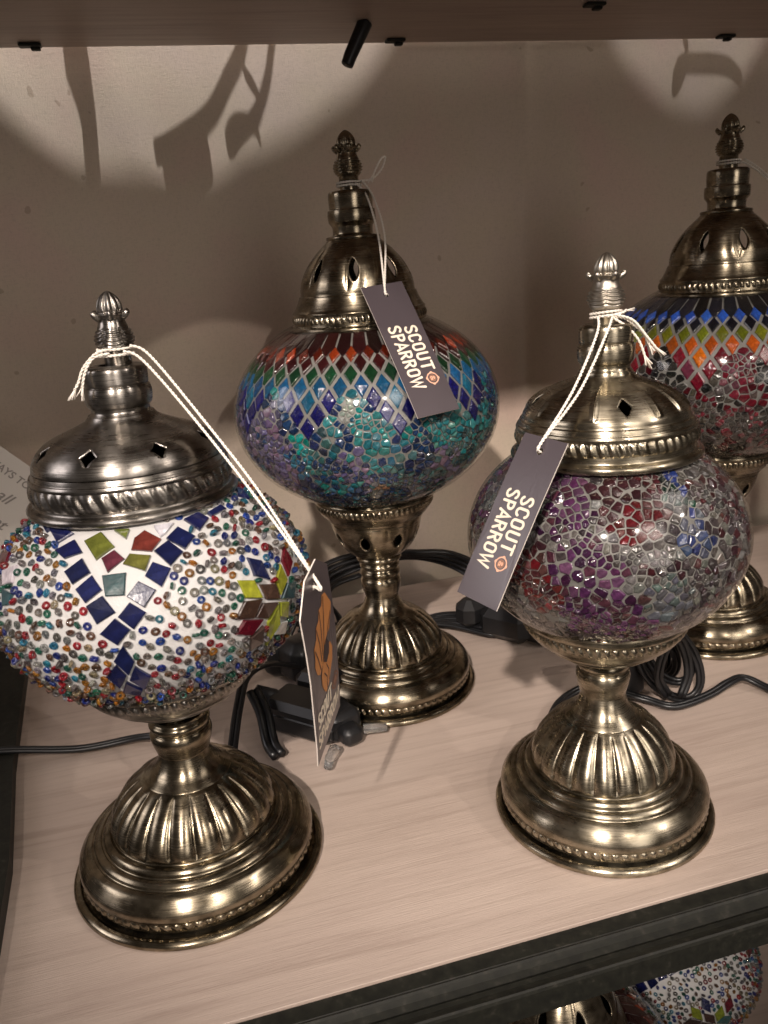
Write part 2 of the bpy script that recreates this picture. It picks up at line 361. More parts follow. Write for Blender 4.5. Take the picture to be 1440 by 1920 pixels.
# ------------------------------------------------------------------ stroke lettering
def arc(cx, cy, rx, ry, a0, a1, n=8):
    return [(cx+rx*math.cos(math.radians(a0+(a1-a0)*i/n)), cy+ry*math.sin(math.radians(a0+(a1-a0)*i/n))) for i in range(n+1)]
GL = {  # stroke centre lines in a cell 1 high, .5 wide
 'S': [arc(.25, .73, .17, .17, 20, 90, 4)+arc(.25, .73, .17, .17, 90, 250, 8)[1:]+[(.30, .49)]+arc(.25, .27, .17, .17, 70, -90, 8)[1:]+arc(.25, .27, .17, .17, -90, -160, 4)[1:]],
 'C': [arc(.26, .72, .17, .18, 10, 180)+arc(.26, .28, .17, .18, 180, 350)],
 'O': [arc(.26, .72, .17, .18, 0, 180)+arc(.26, .28, .17, .18, 180, 360)+[(.43, .72)]],
 'U': [[(.09, .90)]+arc(.26, .28, .17, .18, 180, 360)+[(.43, .90)]],
 'T': [[(.04, .90), (.48, .90)], [(.26, .84), (.26, .10)]],
 'P': [[(.10, .10), (.10, .90)]+arc(.25, .70, .18, .20, 90, -90)+[(.14, .50)]],
 'A': [[(.05, .10), (.26, .90), (.47, .10)], [(.15, .33), (.37, .33)]],
 'R': [[(.10, .10), (.10, .90)]+arc(.25, .71, .18, .19, 90, -90)+[(.14, .52)], [(.26, .50), (.44, .10)]],
 'W': [[(.02, .90), (.17, .10), (.31, .75), (.45, .10), (.60, .90)]],
 '&': [[(.46, .10), (.14, .68)]+arc(.25, .76, .12, .13, 190, 0, 6)+[(.14, .36)]+arc(.24, .25, .14, .15, 150, 360, 7)+[(.44, .42)]],
}
ADV = {'S': .54, 'C': .55, 'O': .58, 'U': .58, 'T': .53, 'P': .52, 'A': .54, 'R': .56, 'W': .66, '&': .55}
def ribbon(P, w_, capn=5):
    """outline of a round-capped stroke as a strip of quads"""
    P = [np.array(p, float) for p in P]; n = len(P); L, R = [], []
    for i in range(n):
        d0 = P[i]-P[i-1] if i else P[1]-P[0]; d1 = P[i+1]-P[i] if i < n-1 else d0
        d0 = d0/np.linalg.norm(d0); d1 = d1/np.linalg.norm(d1); t = d0+d1; t = t/max(np.linalg.norm(t), 1e-6)
        k = 1/max(.45, abs(t@d1)); nn = np.array([-t[1], t[0]])*w_/2*k; L.append(P[i]+nn); R.append(P[i]-nn)
    V = []; F = []
    for a_, b_ in zip(L, R): V += [a_, b_]
    for i in range(n-1): F.append((2*i, 2*i+1, 2*i+3, 2*i+2))
    for e, s in ((0, -1), (n-1, 1)):
        d = (P[1]-P[0] if e == 0 else P[-1]-P[-2]); d = d/np.linalg.norm(d)*s; nn = (L[e]-R[e])/2; q = []
        b0 = len(V)
        for k in range(1, capn):
            a_ = PI*k/capn; q.append(P[e]+nn*math.cos(a_)+d*math.sin(a_)*w_/2)
        V += q; F.append(tuple([2*e]+[b0+k for k in range(len(q))]+[2*e+1]))
    return V, F
def word(txt, u0, v0, length, height, wt=.20):
    """flat word: returns 2-D polys in (along, up) then placed by caller"""
    tot = sum(ADV[c] for c in txt); sc = length/tot; x = 0; out = []
    for c in txt:
        for li, st in enumerate(GL[c]):
            P = [((x+px)*sc, py*height) for px, py in st]
            V, F = ribbon(P, wt*height*.78); out.append((V, F, li))
        x += ADV[c]
    return [([(v[0]+u0, v[1]+v0) for v in V], F, li) for V, F, li in out]

def build_tag(corners, label, bend=0., style='plain', string_pts=None, tail=None, loops=None):
    """card hung by its string; corners TL TR BR BL in world space"""
    TL, TR, BR, BL = [Vector(c) for c in corners]
    xd = ((TR-TL)+(BR-BL))/2; W = xd.length; xd.normalize(); yd = ((BL-TL)+(BR-TR))/2; H = yd.length; yd = (yd-xd*yd.dot(xd)).normalized()
    n = yd.cross(xd); c0 = (TL+TR+BR+BL)/4-xd*W/2-yd*H/2
    if n.dot(Vector(CAM)-c0) < 0: n = -n
    root = empty('price_tag', c0, label, 'tag', 'shop tags tied to the lamps')
    def P(u, v, h=0.):     # u,v in metres on the card
        b = bend*4*(v/H)*(1-v/H)
        return (xd*u+yd*v+n*(h+b))
    # card with punched hole
    hu, hv, hr = W*.50, H*.085, .0014
    th = .0005; ch = W*.30 if style == 'bird' else 0
    outl = [(0, ch), (ch, 0), (W-ch, 0), (W, ch), (W, H), (0, H)] if ch else [(0, 0), (W, 0), (W, H), (0, H)]
    N = 28; ring = []; hole = []
    hc = (hu, hv)
    def hit(a):
        dx, dy = math.cos(a), math.sin(a); best = 9
        top = []
        for i in range(len(outl)):
            p, q = outl[i], outl[(i+1) % len(outl)]; ex, ey = q[0]-p[0], q[1]-p[1]; den = dx*ey-dy*ex
            if abs(den) < 1e-12: continue
            t = ((p[0]-hc[0])*ey-(p[1]-hc[1])*ex)/den; s = ((p[0]-hc[0])*dy-(p[1]-hc[1])*dx)/den
            if t > 0 and -1e-6 <= s <= 1+1e-6: best = min(best, t)
        return (hc[0]+dx*best, hc[1]+dy*best)
    angs = sorted([2*PI*k/N for k in range(N)]+[math.atan2(p[1]-hc[1], p[0]-hc[0]) % (2*PI) for p in outl])
    top = [hit(a) for a in angs]; hol = [(hc[0]+hr*math.cos(a), hc[1]+hr*math.sin(a)) for a in angs]
    V, F = [], []; K = len(angs)
    # subdivide along length by clamping: simple extra loop between hole and rim
    loopsets = [hol]+[[(h[0]+(t[0]-h[0])*f, h[1]+(t[1]-h[1])*f) for h, t in zip(hol, top)] for f in (.15, .35, .55, .75, .9, 1)]
    for s in (1, -1):
        for l in loopsets:
            for p in l: V.append(P(p[0], p[1], th*s/2))
    L = len(loopsets)
    for s in range(2):
        for l in range(L-1):
            for k in range(K):
                j = (k+1) % K; q = [s*L*K+l*K+k, s*L*K+l*K+j, s*L*K+(l+1)*K+j, s*L*K+(l+1)*K+k]; F.append(tuple(q))
    nfront = len(F)
    for k in range(K):
        j = (k+1) % K; F.append(((L-1)*K+k, (L-1)*K+j, L*K+(L-1)*K+j, L*K+(L-1)*K+k)); F.append((k, j, L*K+j, L*K+k))
    o = obj('card', V, F, [M['card'], M['card_edge']], root)
    for i in range(nfront, len(F)): o.data.polygons[i].material_index = 1
    def flat(name, polys, m, h):
        V, F = [], []
        for v, f, li in polys:
            b = len(V); V += [P(a_, b_, th/2+h+li*.00004) for a_, b_ in v]; F += [tuple(i+b for i in q) for q in f]
        return obj(name, V, F, m, root)
    def disc(cu, cv, r, n_=24, spikes=0, r_in=0., sy=1):
        V = []; F = []
        for k in range(n_):
            a_ = 2*PI*k/n_; rr = r*(1+(.16 if spikes and (k % (n_//spikes)) in (0, 1) else 0)); V.append((cu+rr*math.cos(a_), cv+rr*math.sin(a_)*sy))
        if r_in:
            for k in range(n_):
                a_ = 2*PI*k/n_; V.append((cu+r_in*math.cos(a_), cv+r_in*math.sin(a_)*sy))
            F = [(k, (k+1) % n_, n_+(k+1) % n_, n_+k) for k in range(n_)]
        else: F = [tuple(range(n_))]
        return (V, F, 0)
    if style == 'plain':
        def put(ws):   # along -> down the card, up -> to the right
            return [([(v[1], v[0]) for v in V], F, li) for V, F, li in ws]
        # word() gives (x=along, y=up); place with u = up offset, v = along offset
        ws = word('SCOUT', H*.345, W*.535, H*.345, W*.33); flat('lettering', put(ws), M['print_cream'], .00012)
        ws = word('SPARROW', H*.328, W*.165, H*.48, W*.33); flat('lettering', put(ws), M['print_cream'], .00012)
        bu, bv, br = W*.70, H*.752, W*.135
        flat('badge', [disc(bu, bv, br, 32, 4, br*.80)], M['print_peach'], .00012)
        flat('badge', [disc(bu, bv, br*.62, 20)], M['print_brown'], .00013)
        ws = word('&', bv-br*.42, bu-br*.42, br*.85, br*.85, .2); flat('lettering', put(ws), M['print_peach'], .0002)
    else:
        def put(ws): return [([(v[0], v[1]) for v in V], F, li) for V, F, li in ws]
        def flipv(ws, vb): return [([(v[0], vb-v[1]) for v in V], F, li) for V, F, li in ws]
        flat('lettering', flipv(word('SCOUT', W*.09, 0, W*.56, H*.105, .2), H*.800), M['print_cream'], .00012)
        flat('lettering', flipv(word('SPARROW', W*.06, 0, W*.88, H*.105, .2), H*.925), M['print_cream'], .00012)
        bu, bv, br = W*.81, H*.742, W*.125
        flat('badge', [disc(bu, bv, br, 32, 4, br*.8)], M['print_brown'], .00012)
        flat('badge', [disc(bu, bv, br*.6, 20)], M['print_brown'], .00013)
        # orange bird: a raised fan wing, body and tail
        def poly(pts): return ([(W*u, H*v) for u, v in pts], [tuple(range(len(pts)))], 0)
        wing = [(.78, .20), (.93, .30), (.88, .345), (.82, .36), (.78, .40), (.62, .41), (.50, .44), (.42, .50), (.30, .52), (.22, .49), (.17, .43), (.21, .40), (.22, .34), (.32, .32), (.36, .27), (.47, .26), (.52, .22), (.62, .225), (.68, .185)]
        flat('bird_print', [poly(wing)], M['print_orange'], .00012)
        body = [(.42, .50), (.60, .45), (.74, .47), (.80, .52), (.76, .585), (.66, .62), (.58, .665), (.46, .685), (.40, .66), (.33, .60), (.34, .54)]
        flat('bird_print', [poly(body)], M['print_orange'], .00017)
        lines = []
        for p in ([(.70, .20), (.60, .33), (.52, .43)], [(.52, .23), (.50, .33), (.45, .45)], [(.36, .28), (.40, .37), (.40, .47)], [(.24, .36), (.30, .43), (.34, .50)], [(.86, .33), (.72, .38), (.60, .44)], [(.44, .56), (.52, .61), (.50, .67)], [(.54, .54), (.60, .59), (.58, .65)]):
            V, F = ribbon([(W*a_, H*b_) for a_, b_ in p], .0006); lines.append((V, F, 0))
        flat('bird_print', lines, M['print_dark'], .00022)
        flat('bird_print', [poly([(.50, .44), (.62, .41), (.70, .46), (.66, .51), (.55, .53), (.46, .50)])], M['print_dark'], .00027)
    # string: two strands through the hole
    if string_pts:
        V, F = [], []; hp = c0+P(hu, hv, .0)
        for k, sp_ in enumerate(string_pts):
            off = Vector((.0006*(k-.5)*2, 0, .0004*k))
            pts = [Vector(p)+off for p in sp_]+[hp+n*.0016-yd*.003, hp+n*.0009, hp-n*.0008]
            twine([tuple(p-c0) for p in pts], .00062, V, F)
        for lp in (loops or []):
            twine([tuple(Vector(p)-c0) for p in lp], .00062, V, F)
        for tl in (tail or []):
            twine([tuple(Vector(p)-c0) for p in tl], .0006, V, F)
            # frayed end
            e = Vector(tl[-1])-c0; d = (Vector(tl[-1])-Vector(tl[-2])).normalized()
            for q in range(6):
                sd = Vector((rnd.uniform(-1, 1), rnd.uniform(-1, 1), rnd.uniform(-1, .4)))*.0018
                tube_data([e-d*.001, e+d*.0015+sd*.5, e+d*.0035+sd], .00028, 5, None, V, F)
        obj('string', V, F, M['string'], root, True)
    return root
def neck_loop(c, z, r, turns=2, dz=.0016, tilt=(0, 0)):
    out = []
    for t in range(turns):
        out.append([(c[0]+r*math.cos(a)*1., c[1]+r*math.sin(a), z+dz*t+tilt[0]*math.cos(a)+tilt[1]*math.sin(a)) for a in [2*PI*k/20 for k in range(21)]])
    return out

# ------------------------------------------------------------------ lamps
LOBES = 20
def flute_mod(z0, z1, depth, n=LOBES, pw=.55):
    def f(th, r, z):
        if not z0 < z < z1: return np.full(len(th), r)
        t = (z-z0)/(z1-z0); e = min(1, t/.10, (1-t)/.08)
        e = max(0, e)**.7
        g = np.abs(np.sin(n/2*th)); return r*(1-depth*e*(1-g**pw))
    return f
def S(groups, kr, kz=1., z0=0.):
    return [[(r*kr, (z-z0)*kz+z0) for r, z in g] for g in groups]
def base_parts(root, kr, kz, m, kneck=1., recess=1.):
    """round stepped base, fluted dome, stem; z in mm up to the cup at 84*kz"""
    fl = [[(50, .1), (52.3, .1), (53.4, 1.2), (53.3, 3.0), (52.0, 4.2), (50.5, 4.4)], [(50.5, 4.4), (49.6, 3.6), (46, 3.6)]]
    lathe('base_flange', dense(S(fl, kr, kz)), 128, m, root)
    lathe('base_recess', dense(S([[(47.0, 3.4), (46.6*recess, 3.8), (46.6*recess, 6.5)]], kr, kz)), 96, M['dark_gap'], root)
    dr = [[(47.5*recess, 5.0), (48.9*recess, 5.3), (49.4*recess, 6.2)], [(49.4*recess, 6.2), (49.7*recess, 10.4)], [(49.7*recess, 10.4), (50.4*recess, 12.4), (50.2*recess, 15.2), (48.2*recess, 18.6), (45.6, 21.0), (43.4, 22.0)],
          [(43.4, 22.0), (42.8, 21.8), (42.3, 22.2), (41.9, 23.3), (40.6, 24.4), (39.4, 24.6)], [(39.4, 24.6), (38.8, 24.3), (38.2, 24.8), (37.9, 26.2), (36.8, 27.5), (35.4, 27.8)], [(35.4, 27.8), (34.3, 27.6), (33.9, 28.4)]]
    lathe('base', dense(S(dr, kr, kz)), 160, m, root)
    rope('rope_trim', [(49.5*recess*kr, 6.2*kz), (49.8*recess*kr, 10.6*kz)], 72, .0011, .9, m, root)
    dm = [[(33.9, 28.2), (34.6, 29.6), (34.5, 32.0), (33.4, 36.0), (31.2, 40.2), (28.2, 44.4), (24.5, 48.3), (20.6, 51.3), (18.2, 52.6)]]
    lathe('fluted_dome', dense(S(dm, kr, kz), 7), LOBES*18, m, root, flute_mod(.0287*kz, .0523*kz, .055))
    k = kneck
    st = [[(18.4*kr, 51.9), (18.3*kr, 52.6), (17.2*k, 53.6), (14.6*k, 55.8), (12.4*k, 58.8), (11.0*k, 62.2), (10.4*k, 65.0)], [(10.4*k, 65.0), (10.9*k, 65.3), (11.0*k, 66.0)],
          [(11.0*k, 66.0), (11.8*k, 69.0), (12.5*k, 72.0), (12.8*k, 74.5), (12.5*k, 76.4), (11.9*k, 77.4)], [(11.9*k, 77.4), (11.4*k, 77.8), (11.6*k, 78.6), (12.5*k, 80.2), (12.4*k, 82.0), (11.2*k, 83.4), (11.0*k, 85)]]
    st = [[(r, z*kz) for r, z in g] for g in st]
    lathe('stem', dense(st, 6), 96, m, root)
def short_cup(root, kr, m, z0=84.):
    cp = [[(11, 84), (14, 85.2), (18.5, 86.6), (21.5, 88.0)], [(21.5, 88.0), (22.3, 88.2), (22.8, 89.0), (22.4, 89.8)], [(22.4, 89.8), (25.6, 91.2), (27.6, 92.6)], [(27.6, 92.6), (28.6, 92.8), (29.0, 93.8)],
          [(29.0, 93.8), (32.0, 95.8), (34.6, 98.4), (36.2, 101.0)], [(36.2, 101.0), (37.6, 105.6)], [(37.6, 105.6), (38.8, 106.4), (39.4, 108.0), (39.2, 110.0), (38.2, 110.8), (37.0, 110.4)], [(37.0, 110.4), (35.6, 107)]]
    lathe('cup', dense(S(cp, kr)), 128, m, root)
    rope('rope_trim', [(35.2*kr, 99.6), (37.6*kr, 105.6)], 60, .0016, 1.5, m, root)
def finial(root, z, m, k=1.):
    """z = base of the bulb, mm"""
    pr = [[(5.5, -8), (5.5, 0)], [(5.5, 0), (6.3, .5), (7.5, 2.2), (8.0, 4.5), (7.5, 6.8), (6.3, 9.2), (5.5, 11.6), (5.5, 13.3), (6.4, 14.4)],
          [(6.4, 14.4), (5.2, 14.9), (4.9, 15.2)], [(4.9, 15.2), (5.4, 16.4), (5.2, 18.4), (4.4, 20.4), (3.0, 22.2), (1.4, 23.4), (.15, 23.9)]]
    pr = [[(r*k, z+h*k) for r, h in g] for g in pr]
    z0 = z*.001; kk = k*.001
    def mod(th, r, zz):
        h = (zz-z0)/kk
        if .5 < h < 9.5:
            e = min(1, (h-.5)/1.5, (9.5-h)/1.5); s = np.abs(np.sin(3*th)); ph = h*2.1+1.6*s
            return r+kk*e*(.42*np.sin(ph*1.9)-.35*(1-s)**4)
        if 12.2 < h < 15.2:
            return r+kk*1.1*np.maximum(0, np.sin(3*th))**.6*max(0, 1-abs(h-14)/1.6)
        if h > 15.3:
            return r*(1-.22*(1-np.abs(np.sin(5*th))**.6))
        return np.full(len(th), r)
    lathe('finial', dense(pr, 9), 96, m, root, mod)
    parts = []
    for q in range(6):     # curled petal tips
        a = q*PI/3+PI/6; V = []; F = []
        c = Vector((math.cos(a)*6.9*kk, math.sin(a)*6.9*kk, z0+14.3*kk))
        P = [c+Vector((-math.cos(a)*1.6*kk, -math.sin(a)*1.6*kk, -1.2*kk)), c, c+Vector((math.cos(a)*.7*kk, math.sin(a)*.7*kk, .9*kk)), c+Vector((0, 0, 1.7*kk))]
        parts.append(tube_data([Vector(x) for x in catmull(P, 3)], 1.35*kk, 8, lambda t: 1.1-.6*t*t))
    join_obj('finial_petals', parts, m, root)
def short_cap(root, m, mf, kr=1., kc=1., dx=(0, 0), dome=None, ropestyle=(56, .0013, 1.4, 189.9, 195.6, 38.3), ribs=True, hole_phase=0., star=False):
    c = empty('cap_group', (0, 0, 0)); COL.objects.unlink(c); bpy.data.objects.remove(c)
    def off(o): o.location = (dx[0], dx[1], 0); return o
    pr = [[(36.5, 183.6), (39.6, 183.2), (40.8, 183.9), (41.0, 185.2), (40.2, 186.3), (39.1, 186.6)], [(39.1, 186.6), (38.1, 187.2), (37.9, 189.6)], [(37.9, 189.6), (38.1, 196.0)], [(38.1, 196.0), (38.5, 196.8), (38.0, 198.0)],
          [(38.0, 198.0), (37.4, 198.1), (37.1, 199.0), (36.7, 200.2)], [(36.7, 200.2), (36.0, 200.4), (35.6, 201.2)]]
    dm = dome or [(35.6, 201.2), (35.0, 203.2), (32.6, 206.2), (29.0, 209.4), (24.2, 212.4), (19.0, 214.4), (14.8, 216.0), (12.2, 217.8), (11.2, 219.6)]
    pr = [[(r*kr, z) for r, z in g] for g in pr]; dm = [(r*kr if i < 6 else r*(kr*(8-i)/8+kc*i/8), z) for i, (r, z) in enumerate(dm)]
    full = dense(pr)[:]; dd = dense([dm], 14)
    holes = []
    nh = 8
    for q in range(nh):
        a = hole_phase+2*PI*q/nh
        if star: holes.append((a, .2085, .0034, .0046, .85))
        elif q % 2 == 0: holes.append((a, .2085, .0026, .0048, 1.15))
    off(lathe('cap_rim', full, 160, m, root))
    def mod(th, r, z):
        if not ribs or not .2035 < z < .2155: return np.full(len(th), r)
        t = (z-.2035)/.012; e = math.sin(PI*t)**.6
        d = ((th-hole_phase+PI/16) % (PI/8))-PI/16
        isr = np.ones(len(th)); k = np.round((th-hole_phase)/(PI/8)).astype(int); isr[(k % 4) == 0] = 0
        return r+.0015*e*np.exp(-(d/.035)**2)*isr
    off(lathe('cap', dd, 320, m, root, mod, holes))
    cl = [[(11.2, 219.4), (10.3, 220.8), (10.4, 222.2)], [(10.4, 222.2), (11.4, 223.4), (11.9, 226), (11.9, 228.6), (11.4, 230.6)], [(11.4, 230.6), (10.9, 231.0), (11.2, 231.6)], [(11.2, 231.6), (11.3, 236.2), (10.9, 238.0), (9.8, 238.8)], [(9.8, 238.8), (5.4, 239.0)]]
    off(lathe('collar', dense([[(r*kc, z) for r, z in g] for g in cl]), 96, m, root))
    nb, bu, ln, za, zb, rr = ropestyle
    off(rope('rope_trim', [(rr*kr, za), (rr*kr, zb)], nb, bu, ln, m, root))
    finial(root, 244.6, mf, .96)
def tall_parts(root, m, mf, dz=0.):
    cp = [[(11.5, 88), (13, 88.8), (14.4, 90.5), (14.2, 92.2), (13.2, 93.0)], [(13.2, 93.0), (16.5, 94.6), (20.5, 98.0), (24.2, 103), (26.8, 109), (28.4, 115.4), (29.0, 118.5)], [(29.0, 118.5), (30.2, 119.0), (30.6, 120.2)], [(30.6, 120.2), (32.4, 121.6), (34.6, 124.2), (35.8, 126)],
          [(35.8, 126), (36.4, 131)], [(36.4, 131), (37.8, 131.6), (38.1, 133), (37.4, 134.2), (36, 134)], [(36, 134), (34.5, 130)]]
    fa = lambda th, r, z: r*(1+.018*(np.abs(np.sin(4*th))**.7-.5)*(1 if .096 < z < .117 else 0))
    holes = [(2*PI*q/8+PI/8-.13, .1075, .0030, .0048, 1.6) for q in range(8)]
    lathe('cup', dense(cp, 9), 240, m, root, fa, holes)
    rope('rope_trim', [(35.6, 125.8), (36.6, 131.2)], 64, .0014, 1.0, m, root)
    rim = [[(37, 235.6), (40.2, 235.2), (41.3, 236.0), (41.2, 237.4), (40.2, 238.2)], [(40.2, 238.2), (39.2, 238.6), (39.0, 239.4)], [(39.0, 239.4), (38.6, 244.6)], [(38.6, 244.6), (38.8, 245.6), (37.6, 247), (35.8, 250.2), (34.6, 253), (34.2, 254.4)], [(34.2, 254.4), (33.4, 254.8), (33.2, 256)]]
    lathe('cap_rim', dense(rim), 160, m, root)
    rope('rope_trim', [(38.9, 239.4), (38.5, 244.6)], 70, .0013, .8, m, root)
    bell = [[(33.2, 255.8), (33.0, 258), (32.0, 262), (30.2, 266.4), (27.4, 271.2), (23.6, 276), (19.6, 280), (16.4, 282.8), (15.2, 284.2)]]
    def mod(th, r, z):
        if not .256 < z < .283: return np.full(len(th), r)
        e = min(1, (z-.256)/.006, (.283-z)/.006); return r*(1+e*.035*(np.abs(np.sin(4*th+PI/2))**.5-.6))
    holes = [(2*PI*q/8+PI/8+.12, .2685, .0027, .0072, 1.5) for q in range(8)]
    lathe('cap', dense(bell, 14), 320, m, root, mod, holes)
    cl = [[(15.2, 284.2), (15.6, 285), (15.2, 286), (13, 286.4)], [(13, 286.4), (11.6, 287), (11.4, 289), (11.6, 291.2)], [(11.6, 291.2), (12.4, 292.4), (13.4, 293.6)], [(13.4, 293.6), (13.7, 297), (13.4, 300)], [(13.4, 300), (12.4, 300.4), (12.4, 301.4)],
          [(12.4, 301.4), (12.6, 307), (12.0, 309.6), (10, 310.2)], [(10, 310.2), (6, 310.4)]]
    lathe('collar', dense(cl), 96, m, root)
    finial(root, 317.6, mf, 1.0)

# --- globe surface helpers
class Globe:
    def __init__(s, zc, a, b, world):
        s.zc, s.a, s.b = zc, a, b; s.w = np.array(world)
    def p(s, az, z, h=0.):
        z = max(-s.b*.995, min(s.b*.995, z)); r = s.a*math.sqrt(1-(z/s.b)**2); q = np.array([r*math.cos(az), r*math.sin(az), z])
        return q+s.n(q)*h+np.array([0, 0, s.zc])
    def n(s, q):
        v = np.array([q[0]/s.a**2, q[1]/s.a**2, q[2]/s.b**2]); return v/np.linalg.norm(v)
    def proj(s, q):      # centred point -> surface
        return q/math.sqrt((q[0]**2+q[1]**2)/s.a**2+q[2]**2/s.b**2)
    def score(s, q):     # how large the camera sees it
        P = q+np.array([0, 0, s.zc])+s.w; d = CAM-P; L = np.linalg.norm(d)
        return float(s.n(q)@d/L)/L
def globe_body(root, G, m, z0, z1, n=40):
    pr = []
    t0, t1 = math.asin(z0/G.b), math.asin(z1/G.b)
    for i in range(n+1):
        t = t0+(t1-t0)*i/n; pr.append((G.a*math.cos(t), G.zc+G.b*math.sin(t)))
    return lathe('globe', pr, 128, m, root)
def prism_piece(corners, nrm, thick, dome, jitter=0.):
    """tile: outline on the surface (3-D), raised with a softened top; returns V,F (centred points)"""
    C = np.array(corners); c = C.mean(0); n = len(C)
    t = np.cross(nrm, [0, 0, 1]); t /= max(np.linalg.norm(t), 1e-6); b = np.cross(nrm, t)
    tl = t*rnd.uniform(-jitter, jitter)+b*rnd.uniform(-jitter, jitter)
    V = [q-nrm*.0006 for q in C]+[q+nrm*thick*.75+nrm*((q-c)@tl) for q in C]
    inn = [c+(q-c)*(.80 if dome > .0002 else .92) for q in C]; V += [q+nrm*(thick+(q-c)@tl+dome*.5) for q in inn]+[c+nrm*(thick+dome)]
    F = []
    for k in range(n):
        j = (k+1) % n; F.append((k, j, n+j, n+k)); F.append((n+k, n+j, 2*n+j, 2*n+k)); F.append((2*n+k, 2*n+j, 3*n))
    return V, F
def place_pieces(gobj, G, pieces, name, mo, ma, limit=300, stuff_name='small_glass_pieces'):
    """pieces: (corners centred, colour). The largest seen become parts, the rest one stuff part"""
    zc = np.array([0, 0, G.zc]); L = []
    for C, col, th, dome, jit in pieces:
        c = np.array(C).mean(0); n = G.n(c); L.append((G.score(c), c, n, C, col, th, dome, jit))
    L.sort(key=lambda x: -x[0]); SV, SF, SC = [], [], []
    for i, (sc, c, n, C, col, th, dome, jit) in enumerate(L):
        V, F = prism_piece(C, n, th, dome, jit)
        if i < limit and sc > 0:
            o = obj(name, [v-c for v in V], F, mo, gobj); o.location = c+zc; o.color = (*col, 1)
        else:
            b = len(SV); SV += [v+zc for v in V]; SF += [tuple(k+b for k in f) for f in F]; SC += [col]*len(F)
    if SV:
        o = obj(stuff_name, SV, SF, ma, gobj); colour_attr(o.data, SC); tag(o, kind='stuff')
def voronoi(G, z0, z1, dmin, skip, gap, seed=1, tries=60000):
    """irregular shards: random sites, cells cut in the tangent plane"""
    rg = np.random.default_rng(seed); cell = {}; pts = []
    t0, t1 = math.asin(z0/G.b), math.asin(z1/G.b)
    for k in range(tries):
        az = rg.uniform(-PI, PI); t = rg.uniform(t0, t1)
        if rg.uniform() > math.cos(t): continue
        q = np.array([G.a*math.cos(t)*math.cos(az), G.a*math.cos(t)*math.sin(az), G.b*math.sin(t)])
        if skip and skip(az, q[2]): continue
        key = tuple((q/dmin).astype(int)); ok = True
        dm = dmin*(.66+.55*(math.sin(az*5+q[2]*190)*.5+.5))
        for a_ in (-2, -1, 0, 1, 2):
            for b_ in (-2, -1, 0, 1, 2):
                for c_ in (-2, -1, 0, 1, 2):
                    for j in cell.get((key[0]+a_, key[1]+b_, key[2]+c_), ()):
                        if np.sum((pts[j]-q)**2) < dm*dm: ok = False; break
                    if not ok: break
                if not ok: break
            if not ok: break
        if ok: cell.setdefault(key, []).append(len(pts)); pts.append(q)
    P = np.array(pts); out = []
    for q in pts:
        n = G.n(q); t = np.cross(n, [0, 0, 1]); t /= np.linalg.norm(t); b = np.cross(n, t)
        d = P-q; dist = np.sum(d*d, 1); nb = np.argsort(dist)[1:15]
        R = dmin*.98; poly = [np.array([R*math.cos(a_), R*math.sin(a_)]) for a_ in np.arange(8)*PI/4]
        for j in nb:
            v = np.array([d[j]@t, d[j]@b]); L = np.linalg.norm(v); v /= L; lim = L/2-gap/2; new = []
            for i in range(len(poly)):
                A, B = poly[i], poly[(i+1) % len(poly)]; sa, sb = A@v-lim, B@v-lim
                if sa <= 0: new.append(A)
                if sa*sb < 0: new.append(A+(B-A)*sa/(sa-sb))
            poly = new
            if len(poly) < 3: break
        if len(poly) < 3: continue
        cl = []
        for p_ in poly:
            if not cl or np.linalg.norm(p_-cl[-1]) > dmin*.08: cl.append(p_)
        if len(cl) < 3: continue
        C = [G.proj(q+t*p_[0]+b*p_[1]) for p_ in cl]
        out.append((q, C))
    return out
def vary(c, s=.25):
    k = 1+rnd.uniform(-s, s); return tuple(max(.002, x*k*(1+rnd.uniform(-.08, .08))) for x in c)
def blob_colour(blobs, default, az, z, a):
    best, bw = default, .0
    for (ba, bz, rad, cols) in blobs:
        d = math.hypot(((az-ba+PI) % (2*PI)-PI)*a, z-bz)/rad
        if d < 1+rnd.uniform(-.35, .25):
            if 1/(d+.1) > bw: best, bw = cols, 1/(d+.1)
    c = vary(rnd.choice(best), .35); k = .66-.4*max(c); return tuple(x*k for x in c)
def glass_skin(root, G, z0, z1, h=.0022):
    pr = []; n = 36; t0, t1 = math.asin(z0/G.b), math.asin(z1/G.b)
    for i in range(n+1):
        t = t0+(t1-t0)*i/n; pr.append(((G.a+h)*math.cos(t), G.zc+(G.b+h)*math.sin(t)))
    return lathe('glass_skin', pr, 128, M['skin'], root)
